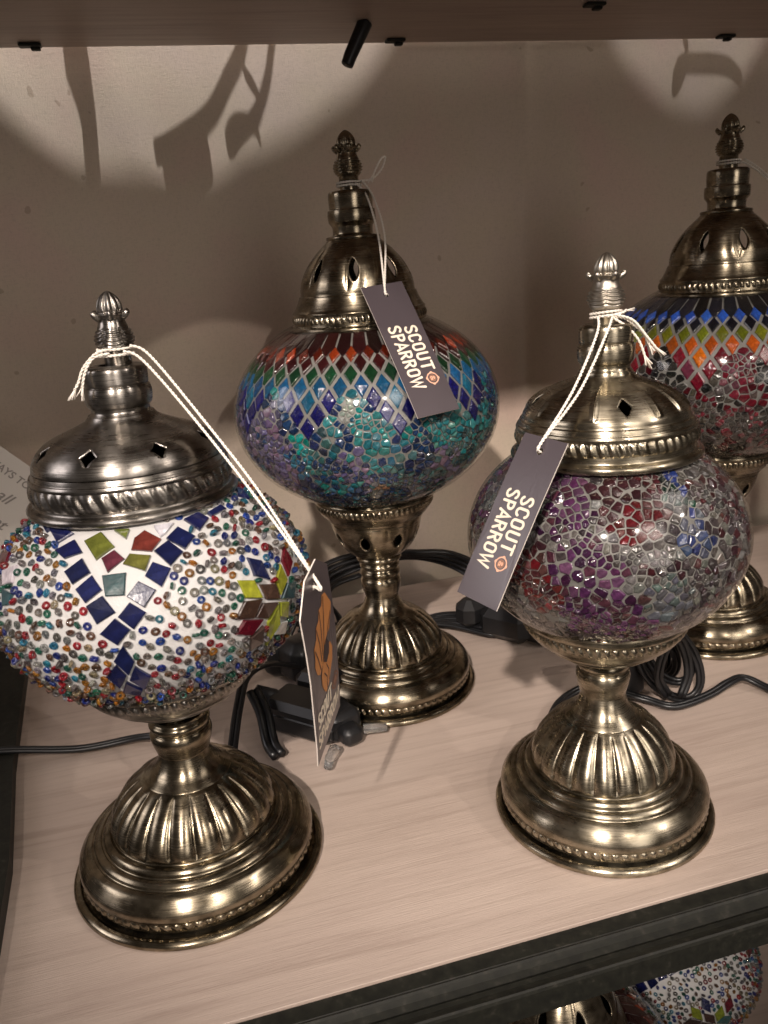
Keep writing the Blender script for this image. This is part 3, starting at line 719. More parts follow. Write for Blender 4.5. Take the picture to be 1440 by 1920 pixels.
# ------------------------------------------------------------------ pieces on the globes
NAVY = (.006, .009, .048); LIME = (.21, .24, .02); OLIVE = (.12, .13, .025); BROWN = (.045, .025, .018)
BC = {'N': NAVY, 'O': OLIVE, 'M': (.11, .025, .04), 'R': (.11, .02, .015), 'T': (.025, .07, .075), 'L': LIME, 'B': BROWN, 'D': (.09, .005, .012), 'P': (.42, .44, .43)}
BEAD_TILES = [('N', [(-28561, 3758), (-25954, 3802), (-24832, 3787), (-25257, 3610)]), ('N', [(-24919, 3676), (-24470, 3830), (-21853, 3682), (-22904, 3401)]), ('N', [(-22504, 3188), (-21298, 3513), (-20141, 3188), (-21458, 3004)]), ('N', [(-21007, 2625), (-19934, 3008), (-19142, 2610), (-20232, 2274)]), ('N', [(-19950, 2112), (-18999, 2520), (-18276, 2067), (-19233, 1683)]), ('N', [(-19156, 1576), (-18224, 1877), (-17532, 1315), (-18598, 966)]), ('N', [(-18454, 610), (-17584, 1104), (-16831, 652), (-17613, 148)]), ('N', [(-17386, 1148), (-16678, 1589), (-15858, 1180), (-16631, 660)]), ('N', [(-16809, 1787), (-16066, 2209), (-15143, 1855), (-15910, 1353)]), ('N', [(-15630, 2341), (-15031, 2717), (-14008, 2422), (-14770, 1922)]), ('N', [(-14792, 3023), (-13662, 3244), (-12901, 2832), (-13964, 2505)]), ('N', [(-13690, 3314), (-12485, 3563), (-11571, 3191), (-12668, 2902)]), ('N', [(-11587, 3715), (-9919, 3778), (-9485, 3540), (-10925, 3309)]), ('N', [(-9103, 3699), (-7146, 3740), (-7056, 3595), (-9019, 3569)]), ('O', [(-20250, 3469), (-19082, 3701), (-17696, 3305), (-18895, 2970)]), ('O', [(-17873, 3721), (-16536, 3717), (-16797, 3480)]), ('M', [(-18482, 2988), (-17625, 3194), (-16894, 2930), (-17971, 2580)]), ('R', [(-16115, 3464), (-15259, 3625), (-14141, 3314), (-14982, 3037), (-16385, 3168)]), ('O', [(-16523, 3051), (-15114, 2910), (-15591, 2494), (-16969, 2787)]), ('T', [(-18287, 2488), (-16810, 2520), (-16950, 1834), (-18031, 1855)]), ('P', [(-14417, 3694), (-12669, 3674), (-13659, 3448), (-14083, 3391)]), ('N', [(-17337, 100), (-16907, -630), (-17413, -1196), (-17966, -487)]), ('N', [(-17947, -698), (-17563, -1243), (-18182, -1831), (-18669, -1168)]), ('N', [(-16944, -842), (-16232, -1406), (-16811, -2093), (-17443, -1442)]), ('N', [(-17692, -1549), (-16966, -2118), (-17264, -2426), (-18165, -2097)]), ('N', [(-8772, 2027), (-7881, 1729), (-7879, 942), (-8893, 1348)]), ('D', [(-4991, 1673), (-4921, 982), (-5952, 627), (-6023, 1305)]), ('L', [(-10145, 1433), (-9075, 1204), (-8865, 444), (-10014, 725)]), ('L', [(-6421, 1252), (-6220, 545), (-7212, 151), (-7430, 761)]), ('B', [(-8756, 972), (-7532, 688), (-7386, 15), (-8521, 305)]), ('T', [(-6316, 417), (-5320, 195), (-5867, -391), (-7148, -42)]), ('B', [(-10149, 617), (-8884, 400), (-9703, -177), (-10946, 74)]), ('B', [(-8872, 230), (-7648, -55), (-8629, -500), (-9545, -199)]), ('L', [(-7598, -152), (-7387, -1069), (-8315, -1866), (-8580, -705)]), ('L', [(-7374, -133), (-6507, -363), (-6388, -1136), (-7377, -767)]), ('D', [(-10374, -99), (-9027, -437), (-9908, -906), (-11074, -526)]), ('B', [(-9988, -992), (-8984, -746), (-8844, -1574), (-9866, -1665)]), ('P', [(-7203, -1071), (-6351, -1280), (-5922, -2016), (-7719, -1528)]), ('D', [(-30496, 2393), (-28371, 2733), (-27707, 2415), (-28729, 2234)]), ('P', [(-27539, 2194), (-25872, 2577), (-25429, 2048), (-26558, 1835)]), ('T', [(-26386, 1734), (-24994, 1700), (-25132, 1316), (-25834, 1179)]), ('N', [(2009, 3498), (1041, 3288), (804, 2951), (-330, 3396)]), ('N', [(-1111, 3842), (-1171, 3652), (-2645, 3463), (-3389, 3719)])]
BEAD_BARE = [(-26516, 3859), (-21929, 3298), (-19831, 2530), (-18606, 1728), (-17740, 910), (-17337, 1048), (-16505, 1461), (-15904, 1866), (-14602, 2481), (-12834, 3172), (-9712, 3681)]
def inpoly(x, y, P):
    c = False; n = len(P)
    for i in range(n):
        (x1, y1), (x2, y2) = P[i], P[(i+1) % n]
        if (y1 > y) != (y2 > y) and x < (x2-x1)*(y-y1)/(y2-y1)+x1: c = not c
    return c
def unwrap(az, ref): return (az-ref+PI) % (2*PI)-PI+ref
def beaded_lamp(loc, label, phase=0., limit=300, zs=1.):
    root = empty('mosaic_table_lamp', loc, label, 'lamp', 'mosaic glass table lamps')
    base_parts(root, 1.11, .94, M['bronze'], 1.11, .985)
    G = Globe(.145, .067-.0018, .048-.0012, loc)
    cup = short_cup(root, 1.05, M['pewter'])
    g = globe_body(root, G, M['plaster'], -.0405, .0405)
    zc = np.array([0, 0, G.zc])
    tiles = []
    for rot in (0., PI):
        for k, q in BEAD_TILES:
            if rot and q[0][0] < -22000: continue
            pts = [(a*1e-4+rot, z*1e-5*.975) for a, z in q]; tiles.append((k, pts))
    bare = []
    for rot in (0., PI):
        b0 = [((a if a < 30000 else a-62832)*1e-4+rot, z*1e-5) for a, z in BEAD_BARE]; bare.append(b0)
    pcs = []
    for k, pts in tiles:
        C = [G.p(a, z)-zc for a, z in pts]; mc = np.mean(C, 0); C = [mc+(q-mc)*1.035 for q in C]
        nn = G.n(np.mean(C, 0))
        if np.cross(C[1]-C[0], C[2]-C[1])@nn < 0: C = C[::-1]
        pcs.append((C, vary(BC[k], .25), .0013, .0001, .05))
    place_pieces(g, G, pcs, 'glass_tile', M['tile_obj'], M['shard_attr'], 300)
    cents = [(np.mean([G.p(a, z) for a, z in pts], 0)-zc, max(np.linalg.norm(G.p(a, z)-zc-(np.mean([G.p(a2, z2) for a2, z2 in pts], 0)-zc)) for a, z in pts)) for k, pts in tiles]
    def inside_tile(q, az, z):
        for (c, r), (k, pts) in zip(cents, tiles):
            if np.linalg.norm(q-c) < r+.0020:
                ref = pts[0][0]; P = [(unwrap(a, ref), zz) for a, zz in pts]; cx = sum(p[0] for p in P)/len(P); cz = sum(p[1] for p in P)/len(P)
                # grown outline
                P2 = [(cx+(x-cx)*(1+.0017/(r*.72)), cz+(y-cz)*(1+.0017/(r*.72))) for x, y in P]
                if inpoly(unwrap(az, ref), z, P2): return True
        return False
    # bead mesh: small torus, shared
    def torus(R, r, n=9, m_=4, sq=1.):
        V = [((R+r*math.cos(2*PI*j/m_+.4))*math.cos(2*PI*i/n), (R+r*math.cos(2*PI*j/m_+.4))*math.sin(2*PI*i/n), r*sq*math.sin(2*PI*j/m_+.4)) for i in range(n) for j in range(m_)]
        F = [(i*m_+j, ((i+1) % n)*m_+j, ((i+1) % n)*m_+(j+1) % m_, i*m_+(j+1) % m_) for i in range(n) for j in range(m_)]
        return V, F
    TV, TF = torus(.00113, .00062, 10, 4, 1.45)
    BMe = mesh('bead', TV, TF, M['bead_obj'], True)
    cols = [(.50, .02, .035), (.42, .015, .03), (.62, .26, .02), (.50, .20, .02), (.03, .10, .48), (.02, .04, .30), (.04, .30, .45), (.03, .22, .14), (.02, .14, .09), (.36, .33, .30), (.28, .25, .23), (.42, .40, .37), (.20, .10, .06), (.16, .14, .13), (.45, .38, .22), (.30, .30, .31)]
    rg = random.Random(5); pts = []; cell = {}; D = .00318
    def try_add(az, t, dm, inflate=0):
        q = np.array([G.a*math.cos(t)*math.cos(az), G.a*math.cos(t)*math.sin(az), G.b*math.sin(t)]); z = q[2]
        key = tuple(int(math.floor(x/.005)) for x in q)
        for a_ in (-1, 0, 1):
            for b_ in (-1, 0, 1):
                for c_ in (-1, 0, 1):
                    for p in cell.get((key[0]+a_, key[1]+b_, key[2]+c_), ()):
                        if (p[0]-q[0])**2+(p[1]-q[1])**2+(p[2]-q[2])**2 < dm*dm: return
        if inside_tile(q, az, z): return
        for b0 in bare:
            if inpoly(unwrap(az, b0[0][0]+.4), z, b0): return
        cell.setdefault(key, []).append(q); pts.append(q)
    for k in range(80000):
        az = rg.uniform(-PI, PI); t = rg.uniform(-.74, 1.0)
        if rg.random() > math.cos(t): continue
        try_add(az, t, D*(rg.uniform(.93, 1.12) if t > -.5 else .90))
    pts.sort(key=lambda q: -G.score(q))
    SV, SF, SC = [], [], []
    from mathutils import Quaternion
    for i, q in enumerate(pts):
        n = Vector(G.n(q)); ql = n.to_track_quat('Z', 'Y'); low = q[2] < -.022
        lay = rg.random(); tilt = rg.uniform(0, .45) if lay < .58 else rg.uniform(1.1, 1.57)
        if low and rg.random() < .5: tilt = rg.uniform(.5, 1.5)
        ax = Vector((math.cos(rg.uniform(0, 6.28)), math.sin(rg.uniform(0, 6.28)), 0)).normalized()
        R = ql @ Quaternion((0, 0, 1), rg.uniform(0, 6.28)) @ Quaternion(ax, tilt)
        pos = Vector(q)+n*(.0007+(.0007 if tilt > 1 else 0)+(rg.uniform(0, .0005) if low else 0)-.0003); col = tuple(.72*x for x in vary(rg.choice(cols), .25))
        if i < limit:
            o = link('bead', BMe, g); o.location = pos+Vector(zc); o.rotation_mode = 'QUATERNION'; o.rotation_quaternion = R
            s = rg.uniform(.88, 1.08); o.scale = (s, s, s*rg.uniform(.8, 1.1)); o.color = (*col, 1)
        else:
            b0 = len(SV); s = rg.uniform(.88, 1.08)
            SV += [tuple(R @ (Vector(v)*s)+pos+Vector(zc)) for v in TV]; SF += [tuple(k+b0 for k in f) for f in TF]; SC += [col]*len(TF)
    o = obj('small_beads', SV, SF, M['bead_attr'], g, True); colour_attr(o.data, SC); tag(o, kind='stuff')
    dome = [(36.6, 200.6), (36.4, 202.2), (35.4, 204.6), (33.0, 207.8), (28.8, 210.9), (22.8, 213.4), (17.2, 215.4), (13.4, 217.4), (11.6, 219.6)]
    short_cap(root, M['pewter'], M['pewter'], 1.05, 1.13, (-.0022, .0004), dome, (44, .0012, 1.9, 188.2, 195.8, 38.6), False, -1.95, True)
    if phase: root.rotation_euler.z = phase
    return root
def lattice_lamp(loc, label, tip, rows, blobs, default, upper, seed, limit=300):
    """tall lamp: V-shaped lattice of diamonds above crackled shards"""
    root = empty('mosaic_table_lamp', loc, label, 'lamp', 'mosaic glass table lamps')
    base_parts(root, 1.085, 1.0, M['bronze'], 1.02)
    o = None
    # stem a little taller than on the short lamps
    lathe('stem_ring', dense([[(11.4, 84.2), (12.6, 85), (12.8, 86.6), (11.8, 88), (11.5, 88.6)]], 5), 96, M['bronze'], root)
    tall_parts(root, M['bronze'], M['bronze'])
    G = Globe(.187, .080-.0024, .060-.0024, loc); g = globe_body(root, G, M['grout'], -.050, .0482)
    zc = np.array([0, 0, G.zc]); NV = 10; st = 2*PI/NV; d4 = st/4
    zr = [38.5, 34.2, 29.2, 23.4, 16.8, 10.0, 3.3]; pcs = []
    def lat(z): return z
    zz = [45.5, 42.4]+zr+[-3.6]
    for v in range(NV):
        c0 = tip+v*st
        for r in range(7):
            offs = {0: (0, 1, 2, 3), 1: (.5, 1.5, 2.5, 3.5), 2: (0, 1, 2, 3), 3: (.5, 1.5, 2.5, 3.5), 4: (-1, 0, 1), 5: (-.5, .5), 6: (0,)}[r]
            for of in offs:
                az = c0+of*d4; zt, zb = (zz[r+1]+0)*.001, zz[r+3]*.001; zm = zr[r]*.001
                col = rows[r](of, v) if callable(rows[r]) else rows[r]
                if col is None: continue
                k = .88; kw = .68; C = [G.p(az, zm+(zb-zm)*k)-zc, G.p(az+d4*.5*kw, zm)-zc, G.p(az, zm+(zt-zm)*k)-zc, G.p(az-d4*.5*kw, zm)-zc]
                pcs.append((C, vary(col, .3), .0011, .0005, .12))
    # long dark pieces up to the cap
    nU = 40
    for k in range(nU):
        a0 = tip+k*2*PI/nU; C = [G.p(a0+.012, .0385)-zc, G.p(a0+2*PI/nU-.012, .0385)-zc, G.p(a0+2*PI/nU-.012, .0475)-zc, G.p(a0+.012, .0475)-zc]
        C = [G.p(a0+d4*.5, .0372)-zc, G.p(a0+d4*.93, .0412)-zc, G.p(a0+d4*.93, .0482)-zc, G.p(a0+d4*.07, .0482)-zc, G.p(a0+d4*.07, .0412)-zc]
        pcs.append((C, vary(rnd.choice(upper), .3), .0010, .0002, .05))
    def skip(az, z):
        if z > .022: return True
        f = ((az-tip+st/2) % st)-st/2; u = abs(f)/d4      # 0 at the tip column, 2 between
        # lower edge of the V
        lim = -.0045+(u/2)*.0285 if u < 2 else .02
        return z > lim-.0012
    for q, C in voronoi(G, -.052, .022, .0034, skip, .0006, seed):
        az = math.atan2(q[1], q[0]); pcs.append((C, blob_colour(blobs, default, az, q[2], G.a), rnd.uniform(.0003, .0008), rnd.uniform(.0002, .0006), .35))
    place_pieces(g, G, pcs, 'glass_piece', M['shard_obj'], M['shard_attr'], limit)
    glass_skin(g, G, -.0515, .050, .0024)
    return root
def crackle_lamp(loc, label):
    root = empty('mosaic_table_lamp', loc, label, 'lamp', 'mosaic glass table lamps')
    base_parts(root, 1.0, 1.0, M['brass']); short_cup(root, 1.0, M['brass'])
    G = Globe(.146, .062-.0022, .048-.0018, loc); g = globe_body(root, G, M['grout'], -.0375, .0395)
    clear = [(.13, .12, .115), (.20, .19, .18), (.09, .075, .075), (.16, .135, .135), (.06, .045, .05)]
    pur = [(.075, .018, .075), (.11, .03, .10), (.05, .012, .045), (.15, .06, .13), (.09, .03, .05)]
    red = [(.16, .012, .018), (.10, .012, .016), (.13, .022, .02)]; mar = [(.07, .015, .02), (.05, .016, .022), (.12, .05, .05)]
    blobs = [(-2.39, .029, .014, pur), (-2.22, .003, .015, pur), (-2.15, -.014, .016, pur), (-1.86, .024, .010, red), (-1.95, .033, .014, mar), (-2.62, .003, .011, red+mar), (-2.5, -.008, .010, red+mar), (-1.40, .034, .006, [(.03, .05, .22)]), (-1.43, .015, .009, [(.05, .07, .22), (.07, .10, .20), (.11, .12, .18)]),
             (-1.5, .030, .008, [(.01, .05, .03), (.015, .02, .02)]), (-1.67, -.012, .012, [(.13, .13, .15), (.10, .13, .12), (.16, .17, .2)]), (-2.8, .02, .016, [(.04, .035, .035), (.015, .06, .03), (.10, .08, .09)]), (-1.7, .033, .010, mar), (-1.9, -.025, .016, pur+mar), (-1.6, -.028, .006, red), (0, 0, .09, clear+mar), (1.6, 0, .08, pur+mar)]
    pcs = []
    for q, C in voronoi(G, -.039, .041, .0031, lambda az, z: (math.sin(az*7.3+z*260)+math.sin(az*3.1-z*410+1.3) > 1.55), .00055, 4):
        az = math.atan2(q[1], q[0]); pcs.append((C, blob_colour(blobs, clear, az, q[2], G.a), rnd.uniform(.0003, .0008), rnd.uniform(.0002, .0005), .35))
    place_pieces(g, G, pcs, 'glass_piece', M['shard_obj'], M['shard_attr'], 300)
    glass_skin(g, G, -.0395, .0415, .0022)
    short_cap(root, M['brass'], M['plain'], 1., 1., (0, 0), None, (58, .0015, 1.5, 189.6, 195.8, 38.2), True, -1.83)
    return root
L0 = (-.0226, .3426, 0); L1 = (.1765, .3104, 0); L2 = (.1076, .4717, 0); L3 = (.3476, .4645, 0)
lamp_bead = beaded_lamp(L0, 'white beaded globe lamp with navy glass squares in a V, left front of shelf')
lamp_crackle = crackle_lamp(L1, 'purple and clear crackled glass globe lamp with low brass cap at right front')
DR = (.045, .006, .008)
teal = [(.015, .26, .26), (.02, .16, .20), (.05, .30, .32)]; blu = [(.01, .035, .12), (.015, .05, .14), (.02, .03, .09)]; lil = [(.13, .11, .24), (.20, .16, .28), (.10, .09, .17), (.26, .17, .26)]; gt = [(.04, .12, .13), (.06, .16, .16), (.03, .07, .09)]  # bright teals carry light passing through the glass in their colour
blobs2 = [(-2.546, .002, .014, lil), (-2.60, -.021, .018, lil), (-2.144, -.0123, .012, teal[:2]+blu+gt), (-1.80, .001, .010, teal), (-1.738, -.007, .008, teal), (-1.471, -.0231, .016, gt+blu), (-1.199, -.0024, .015, teal+[(.12, .38, .36)]), (-1.189, -.0241, .016, gt+lil), (-1.93, .0112, .0045, [(.58, .66, .58)]), (-2.28, -.0035, .006, [(.01, .35, .31)]),
          (-1.744, -.034, .006, [(.40, .22, .12), (.2, .2, .2)]), (-2.9, .0, .02, blu+lil), (-1.9, -.022, .014, blu+lil+teal), (-.95, -.01, .02, gt+teal), (1.5, 0, .12, teal+blu+lil)]
B1 = (.008, .075, .18); B2 = (.006, .10, .18); IND = (.007, .007, .085)
lamp_blue = lattice_lamp(L2, 'tall lamp with blue, teal and green diamond mosaic globe behind the front lamps', -2.215,
    [lambda o, v: (.22, .026, .005) if o in (1, 2) else (.09, .010, .004), (.028, .004, .005), (.006, .040, .016), B1, lambda o, v: B2 if o == 0 else IND, IND, (.010, .010, .09)], blobs2, blu+teal+blu+[(.03, .14, .26), (.02, .09, .22), (.05, .20, .30)], [(.018, .003, .004), (.028, .005, .004), (.012, .004, .004)], 8)
LM = (.13, .15, .010); OR = (.36, .07, .008); RD = (.15, .005, .014)
rs = [(.16, .006, .018), (.10, .006, .012), (.22, .02, .04)]; bk = [(.012, .012, .012), (.02, .018, .016), (.035, .03, .028)]; gy = [(.07, .06, .05), (.05, .045, .04), (.10, .08, .075)]
blobs3 = [(-2.05, .008, .012, rs+[(.25, .08, .12)]), (-1.85, .008, .012, bk), (-2.6, .012, .015, bk), (-2.35, -.012, .010, rs+gy), (-1.7, -.008, .010, rs+gy), (1.2, 0, .1, rs+bk)]
lamp_red = lattice_lamp(L3, 'tall lamp with orange, lime and red diamond mosaic globe at the right edge', -2.353,
    [(.02, .07, .36), (.006, .007, .012), LM, OR, lambda o, v: (.60, .16, .01) if o == 0 else RD, lambda o, v: RD if o > 0 else (.17, .03, .06), (.16, .006, .018)], blobs3, gy+bk+rs, [(.008, .008, .010), (.012, .014, .022)], 21)

# ------------------------------------------------------------------ tags
def world(p, c): return (p[0]+c[0], p[1]+c[1], p[2])
build_tag([[0.1303, 0.2912, 0.2015], [0.1382, 0.2716, 0.1995], [0.1042, 0.2607, 0.1407], [0.095, 0.2807, 0.1424]], 'grey card tag hanging across the purple crackled lamp, printed with cream letters', .0006, 'plain',
    [[(.1705, .3050, .2425), (.166, .298, .236), (.150, .288, .216)], [(.1755, .3040, .2420), (.168, .2965, .235), (.151, .287, .215)]],
    [[(.1760, .3038, .2420), (.182, .3035, .2405), (.189, .3030, .2345), (.1925, .3025, .2290)], [(.1765, .3034, .2428), (.184, .302, .2400), (.190, .301, .2330), (.1945, .3005, .2275)], [(.1755, .3036, .2418), (.182, .302, .2370), (.1870, .3015, .2310), (.1895, .301, .2245)], [(.1735, .3036, .2424), (.180, .3035, .2432), (.1835, .3060, .2440)]],
    neck_loop((L1[0], L1[1]), .2418, .0062, 2, .0015, (0, -.0008)))
build_tag([[0.0996, 0.4293, 0.258], [0.1237, 0.4349, 0.26], [0.1382, 0.3903, 0.1949], [0.1136, 0.3849, 0.1939]], 'dark card tag hanging on the blue and teal mosaic lamp, printed with cream letters', .0006, 'plain',
    [[(.1105, .4655, .3135), (.115, .460, .306), (.1165, .447, .285)], [(.1135, .4660, .3140), (.1175, .460, .305), (.119, .447, .284)]],
    [[(.1125, .4650, .3145), (.119, .4640, .3150), (.125, .4640, .3200), (.1275, .464, .3260), (.1245, .4635, .3245), (.120, .463, .3175)]],
    neck_loop((L2[0], L2[1]), .3128, .0067, 2, .0016))
build_tag([[0.0268, 0.2478, 0.1658], [0.0412, 0.2734, 0.1727], [0.0468, 0.3017, 0.0923], [0.0309, 0.2743, 0.081]], 'dark tag turned edge-on beside the white beaded globe, with an orange bird print', .0015, 'bird',
    [[(-.0190, .3345, .2445), (-.0120, .3340, .2400), (.004, .322, .2170), (.021, .300, .1905)], [(-.0175, .3355, .2460), (-.0105, .3345, .2415), (.005, .322, .2180), (.0225, .300, .1900)]],
    [[(-.0250, .3358, .2455), (-.0300, .3345, .2445), (-.0355, .3340, .2395), (-.0380, .3335, .2345), (-.0400, .333, .2315)], [(-.0250, .3358, .2440), (-.0310, .3345, .2430), (-.0350, .3335, .2380), (-.0370, .333, .2320)]],
    neck_loop((L0[0]-.0004, L0[1]), .2430, .0068, 2, .0023))
build_tag([[.410, .432, .262], [.436, .437, .263], [.440, .415, .188], [.414, .410, .187]], 'card tag hanging to the right of the orange and lime lamp, partly outside the photo', .0004, 'plain',
    [[(.3545, .4600, .3135), (.365, .456, .3060), (.395, .446, .278)], [(.3540, .4590, .3145), (.366, .455, .3055), (.397, .445, .276)]], [],
    neck_loop((L3[0], L3[1]), .3130, .0067, 2, .0016))

# ------------------------------------------------------------------ cables
def flat_cable(P, r=.0016, twist=(0, 0, 1)):
    P = resample(catmull(P, 10), .003); fr = frames(P); parts = []
    for s in (-1, 1):
        Q = []
        for p, t, n, m in fr:
            sd = t.cross(Vector(twist)); sd = sd.normalized() if sd.length > .05 else n; Q.append(p+sd*s*r*.88)
        parts.append(tube_data(Q, r, 8))
    return parts
def rz(a): return Matrix.Rotation(a, 3, 'Z')
# white lamp: cable leaving to the left, plus its plug bundle
cb = empty('power_cord', (-.05, .42, 0), 'black flat cord running left from behind the white beaded lamp', 'cord', 'black power cords')
Pp = [(-.019, .392, .008), (-.030, .430, .012), (-.052, .453, .006), (-.09, .4575, .004), (-.136, .461, .0115), (-.19, .468, .012)]
join_obj('cable', flat_cable([(x+.05, y-.42, z) for x, y, z in Pp]), M['cable'], cb)
cb = empty('power_cord', (.03, .44, 0), 'black cord with a wall plug and switch lying between the white and blue lamps', 'cord', 'black power cords')
def rel(P, c=(.03, .44, 0)): return [(x-c[0], y-c[1], z-c[2]) for x, y, z in P]
join_obj('cable', flat_cable(rel([(-.005, .378, .012), (-.001, .400, .018), (.006, .425, .030), (.014, .448, .036), (.030, .470, .030), (.052, .485, .016), (.062, .500, .008), (.072, .52, .006)])), M['cable'], cb)
join_obj('cable', flat_cable(rel([(.016, .440, .030), (.020, .428, .020), (.021, .416, .007), (.024, .406, .0045)]), .0026), M['cable'], cb)
R = rz(-.80)
o = join_obj('plug', [box_data(rel([(.046, .432, .012)])[0], (.050, .028, .022), .004, R), box_data(rel([(.048, .430, .0145)])[0], (.0515, .0295, .0022), .0008, R), box_data(rel([(.060, .455, .014)])[0], (.030, .022, .026), .004, R)], M['plug'], cb, False)
join_obj('plug_collar', [tube_data([Vector(p) for p in rel([(.018, .448, .026), (.028, .447, .020), (.034, .443, .014)])], .0055, 10, lambda t: .6+.5*t)], M['plug'], cb)
# loose plug heads near the blue lamp's base
cb = empty('plug_head', (.068, .412, 0), 'black plug head with clear prong caps in front of the blue lamp base', 'plug')
R = rz(.35)
join_obj('plug_body', [box_data((-.004, .006, .010), (.022, .016, .018), .003, R), box_data((-.001, -.004, .0075), (.014, .014, .012), .003, R)], M['plug'], cb, False)
join_obj('prong_cap', [tube_data([Vector((.008, .0, .006)), Vector((.015, -.001, .0055)), Vector((.022, -.002, .005))], .0032, 10, lambda t: 1-.25*t)], M['clear'], cb)
join_obj('prong_cap', [tube_data([Vector((-.012, -.014, .006)), Vector((-.017, -.022, .0055)), Vector((-.019, -.028, .005))], .0034, 10, lambda t: 1-.25*t)], M['clear'], cb)
# bundle behind the blue lamp
cb = empty('power_cord', (.15, .57, 0), 'black cord looped on the shelf behind the blue mosaic lamp', 'cord', 'black power cords')
cc = (.15, .57, 0)
for k in range(4):
    P = [(.062-.002*k, .560+.006*k, .006+.003*k), (.088, .596+.004*k, .024+.004*k), (.125, .612, .030+.004*k), (.165, .606-.004*k, .034+.003*k), (.198, .586, .026+.004*k), (.216+.003*k, .548, .012+.004*k), (.214+.003*k, .512-.004*k, .006+.004*k), (.196, .500+.003*k, .005+.004*k), (.168, .528+.006*k, .006), (.120, .556-.008*k, .005), (.075, .566-.010*k, .005)]
    join_obj('cable', flat_cable(rel(P, cc)), M['cable'], cb)
join_obj('cable', flat_cable(rel([(.066, .556, .006), (.080, .560, .020), (.092, .580, .030), (.118, .590, .032)], cc)), M['cable'], cb)
R = rz(-.9)
join_obj('plug', [box_data(rel([(.206, .498, .014)], cc)[0], (.040, .024, .024), .006, R), box_data(rel([(.224, .484, .012)], cc)[0], (.026, .020, .020), .005, R), box_data(rel([(.190, .520, .018)], cc)[0], (.034, .020, .022), .006, rz(.4))], M['plug'], cb, False)
# dark switch block in the gap left of the blue lamp
cb = empty('power_cord', (.062, .50, 0), 'black coiled cord end between the beaded globe and the blue lamp base', 'cord', 'black power cords')
join_obj('plug', [box_data((-.006, -.004, .018), (.034, .026, .030), .006, rz(.5)), box_data((-.020, .006, .016), (.026, .022, .026), .005, rz(-.3))], M['plug'], cb, False)
join_obj('cable', flat_cable([(-.02, .02, .010), (-.004, .034, .03), (.018, .050, .032), (.03, .05, .012), (.02, .03, .004)]), M['cable'], cb)
# upright bundle behind the crackled lamp
cb = empty('power_cord', (.262, .385, 0), 'black cord bundled upright behind the crackled lamp, its end running off to the right', 'cord', 'black power cords')
P = []
for k in range(5*14):
    a = 2*PI*k/14; lp = k/14; wx = .0135+.0035*math.sin(lp*2.3); wz = .021+.004*math.sin(lp*1.7+1)
    P.append((wx*math.sin(a)*.95+(wz*math.cos(a))*-.35+.0015*math.sin(lp*5), -.006+.0052*lp+.004*math.cos(a+lp), .0275+wz*math.cos(a)+.0015*math.cos(lp*4)))
join_obj('cable', flat_cable(P, .0016, (0, 1, .2)), M['cable'], cb)
join_obj('cable', flat_cable([(-.004, -.008, .008), (-.012, -.010, .024), (-.006, -.010, .044), (.006, -.006, .040), (.010, -.008, .020), (.004, -.010, .006)], .0017, (0, 1, 0)), M['cable'], cb)
P = [(x-.262, y-.385, z) for x, y, z in [(.230, .392, .010), (.246, .380, .006), (.258, .369, .005), (.282, .371, .006), (.300, .375, .009), (.313, .378, .0075), (.322, .366, .004), (.330, .345, .004), (.345, .330, .004)]]
join_obj('cable', flat_cable(P), M['cable'], cb)
join_obj('cable', flat_cable([(x-.262, y-.385, z) for x, y, z in [(.179, .365, .010), (.184, .382, .006), (.199, .398, .006), (.218, .404, .008), (.238, .398, .012), (.25, .39, .02)]]), M['cable'], cb)
join_obj('switch', [box_data((-.020, .012, .018), (.020, .018, .032), .004, rz(.2))], M['plug'], cb, False)
# dark things behind the orange lamp
cb = empty('power_cord', (.50, .60, 0), 'black coil of cord behind the orange and lime lamp at the right edge', 'cord', 'black power cords')
for k in range(4):
    join_obj('cable', flat_cable([(-.03, .01, .01+.004*k), (-.02, .02, .05+.006*k), (.02, .02, .07+.005*k), (.05, .01, .04+.004*k), (.04, -.005, .008+.003*k)], .0030), M['cable'], cb)
# plug and cords hanging behind the upper shelf
cb = empty('power_cord', (.135, .575, .4216), 'black plug hanging down from under the upper shelf board', 'cord', 'black power cords')
join_obj('plug', [tube_data([Vector((.016, .0, .0)), Vector((.010, 0, -.010)), Vector((.004, 0, -.020)), Vector((.001, 0, -.026))], .0052, 12, lambda t: 1-.2*t)], M['plug'], cb)
def hang(P, r, label):
    c = P[0]; o = empty('power_cord', c, label, 'cord', 'black power cords')
    join_obj('cable', [tube_data([Vector(q) for q in resample(catmull([(x-c[0], y-c[1], z-c[2]) for x, y, z in P], 10), .004)], r, 8)], M['cable'], o)
Y4 = .640
hang([(.0633, Y4, .5326), (.0662, Y4, .5186), (.0682, Y4, .5043), (.0729, Y4, .4955), (.0749, Y4, .4852), (.068, Y4, .4765), (.0599, Y4, .4687), (.0534, Y4, .4635), (.0531, Y4, .471), (.0609, Y4, .4767), (.0704, Y4, .4749), (.0722, Y4, .4682)], .0010, 'black cord knotted in a small loop behind the upper shelf board, seen as a shadow')
hang([(.0775, .641, .5325), (.071, .641, .5185), (.0664, .641, .5072), (.0526, .641, .4872), (.0402, .641, .4774), (.0248, .641, .4691), (.0092, .641, .4593)], .0013, 'black cord sloping behind the upper shelf board, seen as a slanted shadow on the cloth')
hang([(.0137, .639, .4577), (.0293, .639, .4674), (.039, .639, .4759)], .0030, 'black cord plug behind the upper shelf board, seen as a thick shadow on the cloth')
hang([(.0879, Y4, .5268), (.0817, Y4, .5011), (.0741, Y4, .4837)], .0009, 'thin black cord behind the upper shelf board, its shadow rightmost of the group')
